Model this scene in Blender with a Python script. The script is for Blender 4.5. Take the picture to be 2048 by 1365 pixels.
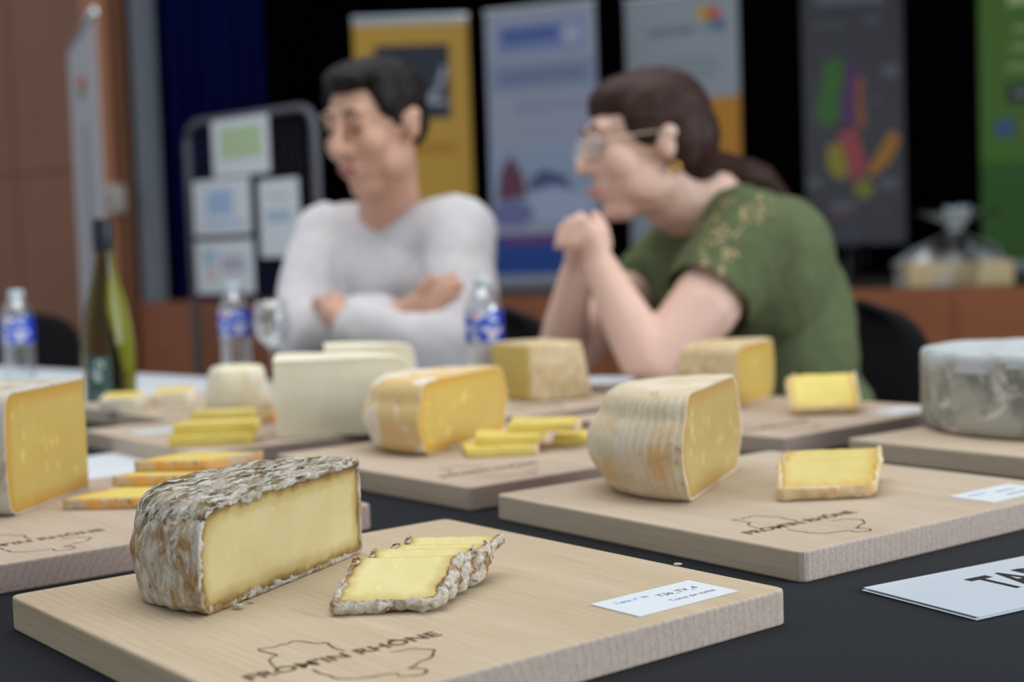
import bpy, bmesh, math, random
from mathutils import Vector, Matrix, noise
from mathutils.bvhtree import BVHTree
random.seed(7)
for o in list(bpy.data.objects): bpy.data.objects.remove(o)
scene = bpy.context.scene
COL = scene.collection
TZ = 0.75                       # table top height

# ------------------------------------------------------------------ camera
FPX, PITCH, ROLL, CH = 2843.1, math.radians(3.366), math.radians(-2.015), 0.23296
FW = Vector((0, math.cos(PITCH), -math.sin(PITCH)))
UP0 = Vector((0, math.sin(PITCH), math.cos(PITCH))); RT0 = Vector((1, 0, 0))
RT = math.cos(ROLL)*RT0 + math.sin(ROLL)*UP0
UP = -math.sin(ROLL)*RT0 + math.cos(ROLL)*UP0
CAM = Vector((0, 0, TZ + CH))
cd = bpy.data.cameras.new('camera'); cam = bpy.data.objects.new('camera', cd); COL.objects.link(cam)
cd.sensor_width = 36.0; cd.lens = FPX/2048*36
cam.matrix_world = Matrix((( RT.x, UP.x, -FW.x, CAM.x), (RT.y, UP.y, -FW.y, CAM.y), (RT.z, UP.z, -FW.z, CAM.z), (0, 0, 0, 1)))
cd.clip_start = 0.05; cd.clip_end = 60
cd.dof.use_dof = True; cd.dof.focus_distance = 0.93; cd.dof.aperture_fstop = 4.6
scene.camera = cam
scene.view_settings.view_transform = 'Standard'
scene.view_settings.look = 'None'
scene.view_settings.exposure = 0.18
scene.view_settings.gamma = 1.0
scene.view_settings.use_curve_mapping = False

# ------------------------------------------------------------------ light
w = bpy.data.worlds.new('world'); scene.world = w; w.use_nodes = True
w.node_tree.nodes['Background'].inputs[0].default_value = (0.80, 0.90, 1.0, 1)
w.node_tree.nodes['Background'].inputs[1].default_value = 0.50
def area(name, loc, target, sx, sy, e, col):
    l = bpy.data.lights.new(name, 'AREA'); l.shape = 'RECTANGLE'; l.size = sx; l.size_y = sy; l.energy = e; l.color = col
    o = bpy.data.objects.new(name, l); COL.objects.link(o); o.location = loc
    o.rotation_euler = (Vector(target)-Vector(loc)).to_track_quat('-Z', 'Y').to_euler()
    return o
area('window_light', (4.6, 0.2, 2.3), (0, 2.0, 0.85), 4.0, 2.4, 150, (0.88, 0.95, 1.0))
area('ceiling_light', (-0.3, 2.2, 3.6), (-0.3, 2.2, 0), 3.0, 3.0, 58, (1.0, 0.97, 0.93))

# ------------------------------------------------------------------ helpers
def at(px, py, z=0.0):
    """pixel -> point on the horizontal plane z metres above the table top"""
    d = FW + (px-1024)/FPX*RT - (py-682.5)/FPX*UP
    return CAM + d*((TZ+z-CAM.z)/d.z)
def pd(px, py, y):
    """pixel -> point at depth y"""
    d = FW + (px-1024)/FPX*RT - (py-682.5)/FPX*UP
    return CAM + d*(y/d.y)
def S(r, g, b, k=1.0):
    f = lambda c: ((c/255+0.055)/1.055)**2.4 if c > 10 else c/255/12.92
    return (f(r)*k, f(g)*k, f(b)*k, 1)
def tag(o, label=None, cat=None, group=None, kind=None):
    if label: o['label'] = label
    if cat: o['category'] = cat
    if group: o['group'] = group
    if kind: o['kind'] = kind
    return o
def empty(name, loc=(0, 0, 0), rz=0):
    o = bpy.data.objects.new(name, None); COL.objects.link(o); o.location = loc; o.rotation_euler = (0, 0, rz)
    o.empty_display_size = 0.05
    return o
def mobj(name, me, mat, parent=None, smooth=True):
    o = bpy.data.objects.new(name, me); COL.objects.link(o)
    if mat:
        for m in (mat if isinstance(mat, (list, tuple)) else [mat]): me.materials.append(m)
    if smooth:
        for p in me.polygons: p.use_smooth = True
    if parent: o.parent = parent
    return o
def pyobj(name, vs, fs, mat, parent=None, smooth=True):
    me = bpy.data.meshes.new(name); me.from_pydata([tuple(v) for v in vs], [], fs); me.update()
    return mobj(name, me, mat, parent, smooth)
def bmobj(name, bm, mat, parent=None, smooth=True):
    bmesh.ops.recalc_face_normals(bm, faces=bm.faces)
    me = bpy.data.meshes.new(name); bm.to_mesh(me); bm.free()
    return mobj(name, me, mat, parent, smooth)
def box_bm(x0, x1, y0, y1, z0, z1, bev=0, seg=2, bm=None):
    own = bm is None
    b = bmesh.new()
    vs = [b.verts.new((x, y, z)) for x in (x0, x1) for y in (y0, y1) for z in (z0, z1)]
    for f in ((0, 1, 3, 2), (4, 6, 7, 5), (0, 4, 5, 1), (2, 3, 7, 6), (0, 2, 6, 4), (1, 5, 7, 3)):
        b.faces.new([vs[i] for i in f])
    if bev: bmesh.ops.bevel(b, geom=list(b.edges), offset=bev, segments=seg, affect='EDGES', profile=0.5)
    if own: return b
    me = bpy.data.meshes.new('tmp'); b.to_mesh(me); b.free(); bm.from_mesh(me); bpy.data.meshes.remove(me)
    return bm
def lathe_bm(prof, seg=32, bm=None, center=(0, 0, 0)):
    bm = bm or bmesh.new(); c = Vector(center); rings = []
    for r, z in prof:
        if r < 1e-6: rings.append([bm.verts.new(c+Vector((0, 0, z)))])
        else: rings.append([bm.verts.new(c+Vector((r*math.cos(2*math.pi*i/seg), r*math.sin(2*math.pi*i/seg), z))) for i in range(seg)])
    for a, b in zip(rings, rings[1:]):
        for i in range(seg):
            j = (i+1) % seg
            if len(a) == 1 and len(b) == 1: continue
            if len(a) == 1: bm.faces.new((a[0], b[i], b[j]))
            elif len(b) == 1: bm.faces.new((a[i], b[0], a[j]))
            else: bm.faces.new((a[i], b[i], b[j], a[j]))
    return bm
def tube_bm(pts, r, seg=8, bm=None, closed=False):
    bm = bm or bmesh.new(); pts = [Vector(p) for p in pts]; n = len(pts); rings = []
    rr = r if isinstance(r, (list, tuple)) else [r]*n
    for i, p in enumerate(pts):
        a = pts[i-1] if (i > 0 or closed) else p; b = pts[(i+1) % n] if (i < n-1 or closed) else p
        t = (b-a).normalized(); ref = Vector((0, 0, 1)) if abs(t.z) < 0.9 else Vector((1, 0, 0))
        u = t.cross(ref).normalized(); v = t.cross(u)
        rings.append([bm.verts.new(p+rr[i]*(math.cos(2*math.pi*k/seg)*u+math.sin(2*math.pi*k/seg)*v)) for k in range(seg)])
    m = n if closed else n-1
    for i in range(m):
        a, b = rings[i], rings[(i+1) % n]
        for k in range(seg): bm.faces.new((a[k], a[(k+1) % seg], b[(k+1) % seg], b[k]))
    if not closed:
        bm.faces.new(rings[0][::-1]); bm.faces.new(rings[-1])
    return bm
def text_obj(name, body, size, mat, parent, M, extrude=0.00008, align='LEFT', xs=1.0, bold=0.0):
    cu = bpy.data.curves.new(name, 'FONT'); cu.body = body; cu.size = size; cu.extrude = extrude; cu.align_x = align; cu.resolution_u = 3; cu.offset = bold
    t = bpy.data.objects.new(name, cu); COL.objects.link(t)
    dg = bpy.context.evaluated_depsgraph_get(); dg.update()
    me = bpy.data.meshes.new_from_object(t.evaluated_get(dg)); bpy.data.objects.remove(t); bpy.data.curves.remove(cu)
    me.transform(M @ Matrix.Diagonal((xs, 1, 1, 1)))
    return mobj(name, me, mat, parent, False)

# ------------------------------------------------------------------ materials
def nm(name):
    m = bpy.data.materials.new(name); m.use_nodes = True
    return m, m.node_tree, m.node_tree.nodes['Principled BSDF']
def plain(name, col, rough=0.6, metal=0, spec=0.4, **kw):
    m, t, b = nm(name)
    b.inputs['Base Color'].default_value = col; b.inputs['Roughness'].default_value = rough
    b.inputs['Metallic'].default_value = metal; b.inputs['Specular IOR Level'].default_value = spec
    for k, v in kw.items(): b.inputs[k.replace('_', ' ')].default_value = v
    return m
def N(t, typ, **ins):
    n = t.nodes.new(typ)
    for k, v in ins.items(): n.inputs[k.replace('_', ' ')].default_value = v
    return n
def coords(t, scale=(1, 1, 1), loc=(0, 0, 0)):
    tc = t.nodes.new('ShaderNodeTexCoord'); mp = t.nodes.new('ShaderNodeMapping')
    mp.inputs['Scale'].default_value = scale; mp.inputs['Location'].default_value = loc
    t.links.new(tc.outputs['Object'], mp.inputs['Vector']); return mp.outputs['Vector']
def noisef(t, vec, scale, detail=4, rough=0.55, dist=0.0):
    n = N(t, 'ShaderNodeTexNoise', Scale=scale, Detail=detail, Roughness=rough, Distortion=dist)
    t.links.new(vec, n.inputs['Vector']); return n.outputs['Fac']
def ramp(t, fac, stops):
    r = t.nodes.new('ShaderNodeValToRGB'); e = r.color_ramp.elements
    while len(e) < len(stops): e.new(0.5)
    for el, (p, c) in zip(e, stops): el.position = p; el.color = c if len(c) == 4 else (*c, 1)
    t.links.new(fac, r.inputs['Fac']); return r.outputs['Color']
def g(v): return (v, v, v, 1)
def mix(t, fac, a, b, mode='MIX'):
    m = t.nodes.new('ShaderNodeMix'); m.data_type = 'RGBA'; m.blend_type = mode
    if isinstance(fac, float): m.inputs[0].default_value = fac
    else: t.links.new(fac, m.inputs[0])
    for i, v in ((6, a), (7, b)):
        if isinstance(v, tuple): m.inputs[i].default_value = v
        else: t.links.new(v, m.inputs[i])
    return m.outputs[2]
def bump(t, b, h, strength=0.3, dist=0.002):
    n = N(t, 'ShaderNodeBump', Strength=strength, Distance=dist); t.links.new(h, n.inputs['Height'])
    t.links.new(n.outputs['Normal'], b.inputs['Normal'])

def wood_mat(name, light, dark, endl, endd, pith, seed):
    m, t, b = nm(name)
    # growth rings around an axis along local x
    tc = t.nodes.new('ShaderNodeTexCoord'); mp = t.nodes.new('ShaderNodeMapping')
    mp.inputs['Location'].default_value = (seed, -pith[0], -pith[1]); mp.inputs['Scale'].default_value = (0.25, 1, 1)
    t.links.new(tc.outputs['Object'], mp.inputs['Vector'])
    wv = N(t, 'ShaderNodeTexWave', Scale=52.0, Distortion=1.6, Detail=2.0, Detail_Scale=0.35)
    wv.wave_type = 'RINGS'; wv.rings_direction = 'X'; wv.wave_profile = 'SAW'; t.links.new(mp.outputs[0], wv.inputs['Vector'])
    v2 = coords(t, (3, 90, 60), (seed, 0, 0)); fine = noisef(t, v2, 6, 3, 0.6)
    v3 = coords(t, (1.2, 14, 14), (seed*2, 0, 0)); broad = noisef(t, v3, 1.6, 3, 0.5)
    rings = ramp(t, wv.outputs['Fac'], [(0.0, g(0.0)), (0.7, g(0.35)), (1.0, g(1.0))])
    f1 = mix(t, 0.55, rings, ramp(t, fine, [(0.38, g(0)), (0.66, g(1))]))
    f2 = mix(t, 0.45, f1, ramp(t, broad, [(0.3, g(0)), (0.7, g(1))]))
    top = mix(t, f2, light, dark)
    end = mix(t, f1, endl, endd)
    ge = t.nodes.new('ShaderNodeTexCoord'); sx = t.nodes.new('ShaderNodeSeparateXYZ'); t.links.new(ge.outputs['Normal'], sx.inputs[0])
    ab = N(t, 'ShaderNodeMath'); ab.operation = 'ABSOLUTE'; t.links.new(sx.outputs[0], ab.inputs[0])
    rp = ramp(t, ab.outputs[0], [(0.5, g(0)), (0.85, g(1))])
    t.links.new(mix(t, rp, top, end), b.inputs['Base Color'])
    b.inputs['Roughness'].default_value = 0.62; b.inputs['Specular IOR Level'].default_value = 0.25
    bump(t, b, f1, 0.12, 0.0006)
    return m
WOODS = [wood_mat('beech_'+n, S(*l), S(*d), S(*e1), S(*e2), p, s) for n, l, d, e1, e2, p, s in (
    ('honey', (210, 192, 164), (180, 156, 124), (206, 190, 175), (176, 156, 142), (0.10, -0.004), 1.0),
    ('pale', (209, 192, 170), (178, 156, 132), (204, 186, 174), (170, 148, 136), (0.27, 0.006), 3.3),
    ('rose', (206, 187, 167), (174, 151, 130), (198, 176, 166), (168, 142, 130), (0.2, -0.06), 6.1))]
M_BURN = plain('burnt_wood', S(84, 56, 22), 0.8)

def rind_mat(name, base, layers, bs=120, bstr=0.5, bdist=0.002, stretch=(1, 1, 1), rough=0.8):
    """base colour plus noise patches: layers = (colour, scale, lo, hi, detail, seed)"""
    m, t, b = nm(name); c = base
    for col, sc, lo, hi, det, sd in layers:
        f = noisef(t, coords(t, stretch, (sd, sd*0.7, sd*1.3)), sc, det, 0.62, 0.4)
        c = mix(t, ramp(t, f, [(lo, g(0)), (hi, g(1))]), c, col)
    t.links.new(c, b.inputs['Base Color']); b.inputs['Roughness'].default_value = rough; b.inputs['Specular IOR Level'].default_value = 0.2
    h = noisef(t, coords(t, stretch), bs, 6, 0.7, 0.6); bump(t, b, h, bstr, bdist)
    return m
def paste_mat(name, c1, c2, edge_in, edge_out, w_in=0.011, w_out=0.003, spots=None, sss=0.35):
    m, t, b = nm(name)
    f = noisef(t, coords(t), 28, 4, 0.6); c = mix(t, ramp(t, f, [(0.35, g(0)), (0.68, g(1))]), c1, c2)
    fs = noisef(t, coords(t, loc=(4, 2, 1)), 260, 2, 0.5)
    c = mix(t, ramp(t, fs, [(0.66, g(0)), (0.72, g(0.55))]), c, tuple(min(1, x*1.35) for x in c1[:3])+(1,))
    if spots:
        v = N(t, 'ShaderNodeTexVoronoi', Scale=spots[0], Randomness=1.0); t.links.new(coords(t, spots[1], (0.3, 0.2, 0.1)), v.inputs['Vector'])
        mk = noisef(t, coords(t, loc=(9, 1, 3)), 30, 2)
        d = N(t, 'ShaderNodeMath'); d.operation = 'MULTIPLY'
        t.links.new(ramp(t, v.outputs['Distance'], [(0.16, g(1)), (0.30, g(0))]), d.inputs[0])
        t.links.new(ramp(t, mk, [(0.46, g(0)), (0.56, g(0.75))]), d.inputs[1])
        c = mix(t, d.outputs[0], c, spots[2])
    at_ = t.nodes.new('ShaderNodeAttribute'); at_.attribute_name = 'edge'
    nz = noisef(t, coords(t), 70, 3); ad = N(t, 'ShaderNodeMath'); ad.operation = 'MULTIPLY_ADD'
    t.links.new(nz, ad.inputs[0]); ad.inputs[1].default_value = 0.010; ad.inputs[2].default_value = -0.005
    su = N(t, 'ShaderNodeMath'); su.operation = 'ADD'; t.links.new(at_.outputs['Fac'], su.inputs[0]); t.links.new(ad.outputs[0], su.inputs[1])
    k = N(t, 'ShaderNodeMath'); k.operation = 'MULTIPLY'; k.inputs[1].default_value = 1/0.03; t.links.new(su.outputs[0], k.inputs[0])
    c = mix(t, ramp(t, k.outputs[0], [(0.1, g(1)), (w_in/0.03, g(0))]), c, edge_in)
    c = mix(t, ramp(t, k.outputs[0], [(0.0, g(1)), (w_out/0.03, g(0))]), c, edge_out)
    t.links.new(c, b.inputs['Base Color']); b.inputs['Roughness'].default_value = 0.42; b.inputs['Specular IOR Level'].default_value = 0.4
    b.inputs['Subsurface Weight'].default_value = sss; b.inputs['Subsurface Radius'].default_value = (0.012, 0.007, 0.002); b.inputs['Subsurface Scale'].default_value = 0.6
    h = noisef(t, coords(t), 150, 5, 0.6); bump(t, b, h, 0.25, 0.0008)
    return m
Y = lambda *c: S(*c)
R_TOMME = rind_mat('mouldy_rind', S(218, 204, 182), [
    (S(196, 166, 112), 55, 0.50, 0.62, 10, 1.0), (S(178, 120, 42), 20, 0.49, 0.60, 8, 4.2), (S(172, 148, 128), 80, 0.56, 0.66, 10, 2.2),
    (S(120, 88, 48), 100, 0.62, 0.70, 10, 7.7), (S(238, 230, 216), 110, 0.50, 0.60, 10, 9.1)], 260, 1.0, 0.004, (1, 1, 0.55))
R_TOMME_TOP = rind_mat('mouldy_rind_dark', S(206, 196, 178), [
    (S(150, 126, 84), 70, 0.46, 0.58, 10, 1.0), (S(98, 78, 46), 60, 0.52, 0.62, 10, 3.0), (S(60, 50, 36), 30, 0.56, 0.66, 10, 5.0),
    (S(232, 226, 214), 120, 0.50, 0.58, 10, 9.1)], 280, 1.0, 0.004, (0.5, 1.2, 1))
R_TOMME_SL = rind_mat('ragged_slice_rind', S(226, 212, 192), [
    (S(164, 124, 68), 80, 0.48, 0.58, 8, 1.0), (S(104, 76, 46), 120, 0.56, 0.64, 8, 3.0), (S(164, 146, 136), 110, 0.58, 0.68, 8, 6.0), (S(242, 234, 222), 160, 0.52, 0.60, 8, 9.1)], 320, 0.9, 0.003)
P_TOMME = paste_mat('tomme_paste', S(204, 186, 131), S(212, 198, 150), S(176, 150, 84), S(110, 76, 40), 0.013, 0.006)
P_TOMME_SL = paste_mat('tomme_slice_paste', S(220, 204, 128), S(226, 214, 150), S(204, 178, 100), S(140, 100, 52), 0.009, 0.002)
R_RIB = rind_mat('ribbed_rind', S(222, 206, 176), [(S(222, 184, 132), 22, 0.54, 0.66, 5, 2.0), (S(228, 216, 196), 24, 0.50, 0.62, 6, 5.0), (S(196, 160, 112), 60, 0.6, 0.7, 4, 8.0)], 120, 0.35)
P_RIB = paste_mat('eyed_paste', S(188, 163, 98), S(194, 171, 108), S(190, 150, 82), S(184, 144, 80), 0.014, 0.002, (120, (1, 1, 0.42), S(244, 230, 166)))
R_WASH = rind_mat('bloomy_orange_rind', S(228, 196, 138), [(S(240, 234, 222), 16, 0.48, 0.55, 5, 2.5), (S(216, 172, 104), 30, 0.58, 0.68, 4, 6.0)], 120, 0.35)
P_GOLD = paste_mat('golden_paste', S(210, 178, 92), S(214, 186, 104), S(214, 166, 68), S(208, 154, 60), 0.012, 0.002, (40, (1, 1, 1), S(238, 214, 120)))
P_AMBER = paste_mat('amber_paste', S(192, 164, 88), S(196, 172, 98), S(190, 146, 62), S(184, 138, 66), 0.016, 0.002, (90, (1, 1, 0.5), S(226, 206, 124)))
R_PALE = rind_mat('pale_grey_rind', S(206, 198, 182), [(S(170, 158, 138), 40, 0.52, 0.64, 6, 2.0)], 120, 0.4)
R_TAN = rind_mat('speckled_tan_rind', S(214, 190, 148), [(S(186, 156, 112), 150, 0.52, 0.62, 3, 2.0), (S(226, 208, 172), 60, 0.5, 0.62, 4, 5.0)], 200, 0.3)
P_OLIVE = paste_mat('olive_paste', S(206, 178, 92), S(196, 170, 84), S(186, 158, 70), S(160, 130, 60))
R_WHITE = rind_mat('white_rind', S(244, 235, 208), [(S(230, 216, 184), 22, 0.46, 0.62, 5, 2.0), (S(240, 238, 228), 34, 0.55, 0.65, 4, 6.0)], 90, 0.3)
P_WHITE = paste_mat('white_paste', S(246, 238, 214), S(238, 226, 196), S(244, 234, 206), S(236, 224, 190))
R_GREY = rind_mat('grey_rind', S(176, 174, 162), [(S(132, 132, 124), 16, 0.48, 0.60, 6, 2.0), (S(214, 212, 204), 28, 0.54, 0.64, 7, 5.0), (S(150, 138, 100), 12, 0.56, 0.68, 4, 8.0)], 120, 0.35)
R_GREYTOP = rind_mat('grey_rind_top', S(196, 200, 200), [(S(168, 172, 172), 24, 0.5, 0.64, 5, 2.0)], 120, 0.3)
R_SLICE = rind_mat('pale_slice_rind', S(228, 204, 160), [(S(226, 180, 118), 60, 0.5, 0.62, 5, 3.0), (S(236, 222, 196), 90, 0.55, 0.65, 5, 6.0)], 200, 0.5)
R_ORANGE = rind_mat('orange_slice_rind', S(226, 170, 96), [(S(206, 186, 160), 50, 0.46, 0.56, 5, 3.0), (S(140, 122, 108), 90, 0.58, 0.66, 5, 6.0)], 200, 0.5)
P_YEL = paste_mat('slice_paste', S(214, 192, 106), S(218, 200, 122), S(212, 174, 84), S(210, 168, 80), 0.010, 0.002)
P_BRIGHT = paste_mat('bright_slice_paste', S(232, 208, 104), S(236, 216, 124), S(226, 182, 76), S(222, 170, 64), 0.008, 0.002)

m, t, b = nm('black_cloth'); M_BLACK = m
f = noisef(t, coords(t), 900, 3, 0.6); t.links.new(ramp(t, f, [(0.35, S(13, 15, 20)), (0.7, S(22, 25, 33))]), b.inputs['Base Color'])
b.inputs['Roughness'].default_value = 0.95; b.inputs['Specular IOR Level'].default_value = 0.15; b.inputs['Sheen Weight'].default_value = 0.05
bump(t, b, f, 0.25, 0.0006)
M_WHITECLOTH = plain('white_paper_cloth', S(214, 220, 226), 0.6)
M_PAPER = plain('white_paper', S(226, 232, 238), 0.45, spec=0.5)
M_GLOSSPAPER = plain('glossy_white_card', S(214, 222, 232), 0.22, spec=0.6)
M_INK = plain('black_ink', S(28, 28, 30), 0.5)
M_INKBLUE = plain('blue_ink', S(120, 150, 205), 0.5)
M_INKGREY = plain('grey_ink', S(120, 122, 130), 0.5)
M_METAL = plain('grey_metal', S(150, 152, 156), 0.35, 0.9)
M_CHROME = plain('silver', S(200, 204, 208), 0.25, 1.0)
M_CHAIR = plain('black_chair_fabric', S(22, 22, 25), 0.9, spec=0.2)
M_GOLD = plain('gold', S(214, 170, 90), 0.3, 1.0)

def see_through(name, tint, refl=0.10, rough=0.03):
    m, t, b = nm(name); t.nodes.remove(b)
    tr = N(t, 'ShaderNodeBsdfTransparent'); tr.inputs[0].default_value = tint
    gl = N(t, 'ShaderNodeBsdfGlossy', Roughness=rough); gl.inputs[0].default_value = (1, 1, 1, 1)
    lw = N(t, 'ShaderNodeLayerWeight', Blend=0.35); ad = N(t, 'ShaderNodeMath'); ad.operation = 'MULTIPLY_ADD'; ad.use_clamp = True
    t.links.new(lw.outputs['Facing'], ad.inputs[0]); ad.inputs[1].default_value = 0.55; ad.inputs[2].default_value = refl
    mx = N(t, 'ShaderNodeMixShader'); t.links.new(ad.outputs[0], mx.inputs[0]); t.links.new(tr.outputs[0], mx.inputs[1]); t.links.new(gl.outputs[0], mx.inputs[2])
    t.links.new(mx.outputs[0], t.nodes['Material Output'].inputs['Surface'])
    return m
M_PET = see_through('clear_plastic', (0.90, 0.93, 0.96, 1), 0.22, 0.10)
M_CLEAR = see_through('clear_glass', (0.95, 0.96, 0.97, 1), 0.08, 0.02)
M_CELLO = see_through('cellophane', (0.86, 0.87, 0.88, 1), 0.16, 0.12)
M_WINE = plain('green_wine_glass', (0.30, 0.285, 0.02, 1), 0.02, spec=0.5, Transmission_Weight=1.0, IOR=1.36)

# ------------------------------------------------------------------ setting
m, t, b = nm('parquet_floor')
f = noisef(t, coords(t, (1, 6, 1)), 3, 4); t.links.new(ramp(t, f, [(0.3, S(120, 92, 70)), (0.7, S(140, 110, 84))]), b.inputs['Base Color']); b.inputs['Roughness'].default_value = 0.4
M_FLOOR = m
m, t, b = nm('orange_wood_panel')
f = noisef(t, coords(t, (1, 1, 7)), 2.5, 4, 0.6); t.links.new(ramp(t, f, [(0.3, S(140, 82, 50)), (0.7, S(160, 96, 60))]), b.inputs['Base Color']); b.inputs['Roughness'].default_value = 0.5
M_STAGE = m
m, t, b = nm('brown_wood_panel')
f = noisef(t, coords(t, (1, 1, 0.3)), 2.2, 4, 0.6); t.links.new(ramp(t, f, [(0.3, S(134, 88, 62)), (0.7, S(150, 98, 70))]), b.inputs['Base Color']); b.inputs['Roughness'].default_value = 0.55
M_WALL = m
M_TRIM_LIT = plain('lit_wood_trim', S(190, 128, 92), 0.5)  # paler tone paints in the light falling on the wall edge
M_COLUMN = plain('grey_paint', S(140, 146, 154), 0.6)
M_NAVY = plain('navy_curtain', S(8, 14, 72), 0.9, spec=0.1)
M_BACK = plain('black_drape', S(7, 7, 10), 0.95, spec=0.05)
M_STAGEFLOOR = plain('dark_stage_floor', S(58, 48, 44), 0.5)
tag(bmobj('floor', box_bm(-9, 9, -4, 16, -0.1, 0), M_FLOOR, None, False), kind='structure')

# stage front runs obliquely: right end nearer
SR, SL = Vector((2.0, 6.87, 0)), Vector((-2.53, 9.93, 0))
sd = (SR-SL).normalized(); sn = Vector((-sd.y, sd.x, 0))         # sn points to the back of the stage
SZ = 0.763; SYAW = math.atan2(sd.y, sd.x); SLEN = (SR-SL).length
def stage_box(name, u0, u1, v0, v1, z0, z1, mat, bev=0):
    o = bmobj(name, box_bm(u0, u1, v0, v1, z0, z1, bev), mat, None, False); o.location = SL; o.rotation_euler = (0, 0, SYAW)
    return tag(o, kind='structure')
st = stage_box('stage_front', -0.10, 9.5, 0.0, 0.06, 0, SZ, M_STAGE)
for k in range(5):
    pn = bmobj('stage_panel', box_bm(-0.08+k*1.9, 1.80+k*1.9, -0.012, 0.0, 0.05, SZ-0.04, 0.004), M_STAGE, st, False)
stage_box('stage_floor', -0.10, 9.5, 0.061, 4.2, SZ-0.05, SZ, M_STAGEFLOOR)
stage_box('wall_back', -9.0, 9.5, 4.2, 4.3, 0, 5.0, M_BACK)
stage_box('wall_added_for_shade', 9.5, 9.6, 0.5, 4.3, 0, 5.0, M_BACK)  # unseen black side, added to close off the stage and keep it dark
wl = stage_box('wall_left', -12.0, -0.16, -0.10, 0.05, 0, 5.0, M_WALL)
for u0, u1 in ((-12.0, -7.52), (-7.5, -5.02), (-5.0, -2.42), (-2.40, -1.23), (-1.21, -0.42)):
    for z0, z1 in ((0, 1.70), (1.72, 3.4), (3.42, 5.0)):
        bmobj('wall_panel', box_bm(u0, u1, -0.118, -0.10, z0, z1, 0.004), M_WALL, wl, False)
stage_box('trim_lit_edge', -0.40, -0.16, -0.13, -0.10, 0, 5.0, M_TRIM_LIT, 0.004)
stage_box('wall_column', -0.155, -0.03, 0.08, 0.22, 0, 5.0, M_COLUMN, 0.01)
stage_box('ceiling_added_for_shade', -9.0, 9.6, 0.0, 4.3, 5.0, 5.1, M_BACK)  # unseen black roof, added over the stage to keep light out

def curtain(name, p0, p1, z0, z1, mat, label, folds, amp):
    p0, p1 = Vector(p0), Vector(p1); d = p1-p0; L = d.length; d.normalize(); n = Vector((-d.y, d.x, 0)); K = folds*10; vs = []; fs = []
    for off in (0, 0.012):
        for z in (z0, z1):
            for i in range(K+1):
                s = i/K; a = amp*math.sin(2*math.pi*folds*s)+amp*0.4*math.sin(2*math.pi*folds*0.37*s+1)
                v = p0+d*(L*s)+n*(a+off); vs.append((v.x, v.y, z))
    W = K+1
    for i in range(K):
        fs.append((i, i+1, W+i+1, W+i)); fs.append((2*W+i, 3*W+i, 3*W+i+1, 2*W+i+1)); fs.append((W+i, W+i+1, 3*W+i+1, 3*W+i)); fs.append((i, 2*W+i, 2*W+i+1, i+1))
    fs.append((0, W, 3*W, 2*W)); fs.append((K, 2*W+K, 3*W+K, W+K))
    o = pyobj(name, vs, fs, mat); return tag(o, label, 'curtain')
c0, c1 = pd(306, 500, 10.4), pd(548, 500, 10.0)
curtain('stage_curtain', (c0.x, c0.y, 0), (c1.x, c1.y, 0), SZ, 4.9, M_NAVY, 'navy blue stage curtain hanging beside the grey column', 7, 0.05)

def wall_box(name, px, py, y, sx, sz, label):
    p = pd(px, py, y); e = empty(name, (p.x, p.y, p.z), SYAW)
    bmobj('housing', box_bm(-sx/2, sx/2, -0.05, 0.05, -sz/2, sz/2, 0.012), plain('box_white', S(206, 200, 190), 0.5), e)
    bmobj('front_grille', box_bm(-sx*0.36, sx*0.36, -0.056, -0.048, -sz*0.3, sz*0.3, 0.003), plain('box_grey', S(170, 166, 160), 0.6), e)
    tag(e, label, 'wall fixture')
wall_box('wall_fixture', 122, 97, 10.35, 0.13, 0.21, 'small white box fixed high on the brown wall beside the upright white banner')
wall_box('wall_fixture', 232, 398, 9.92, 0.11, 0.19, 'small pale box low on the wood trim coloured as lit')

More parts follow.
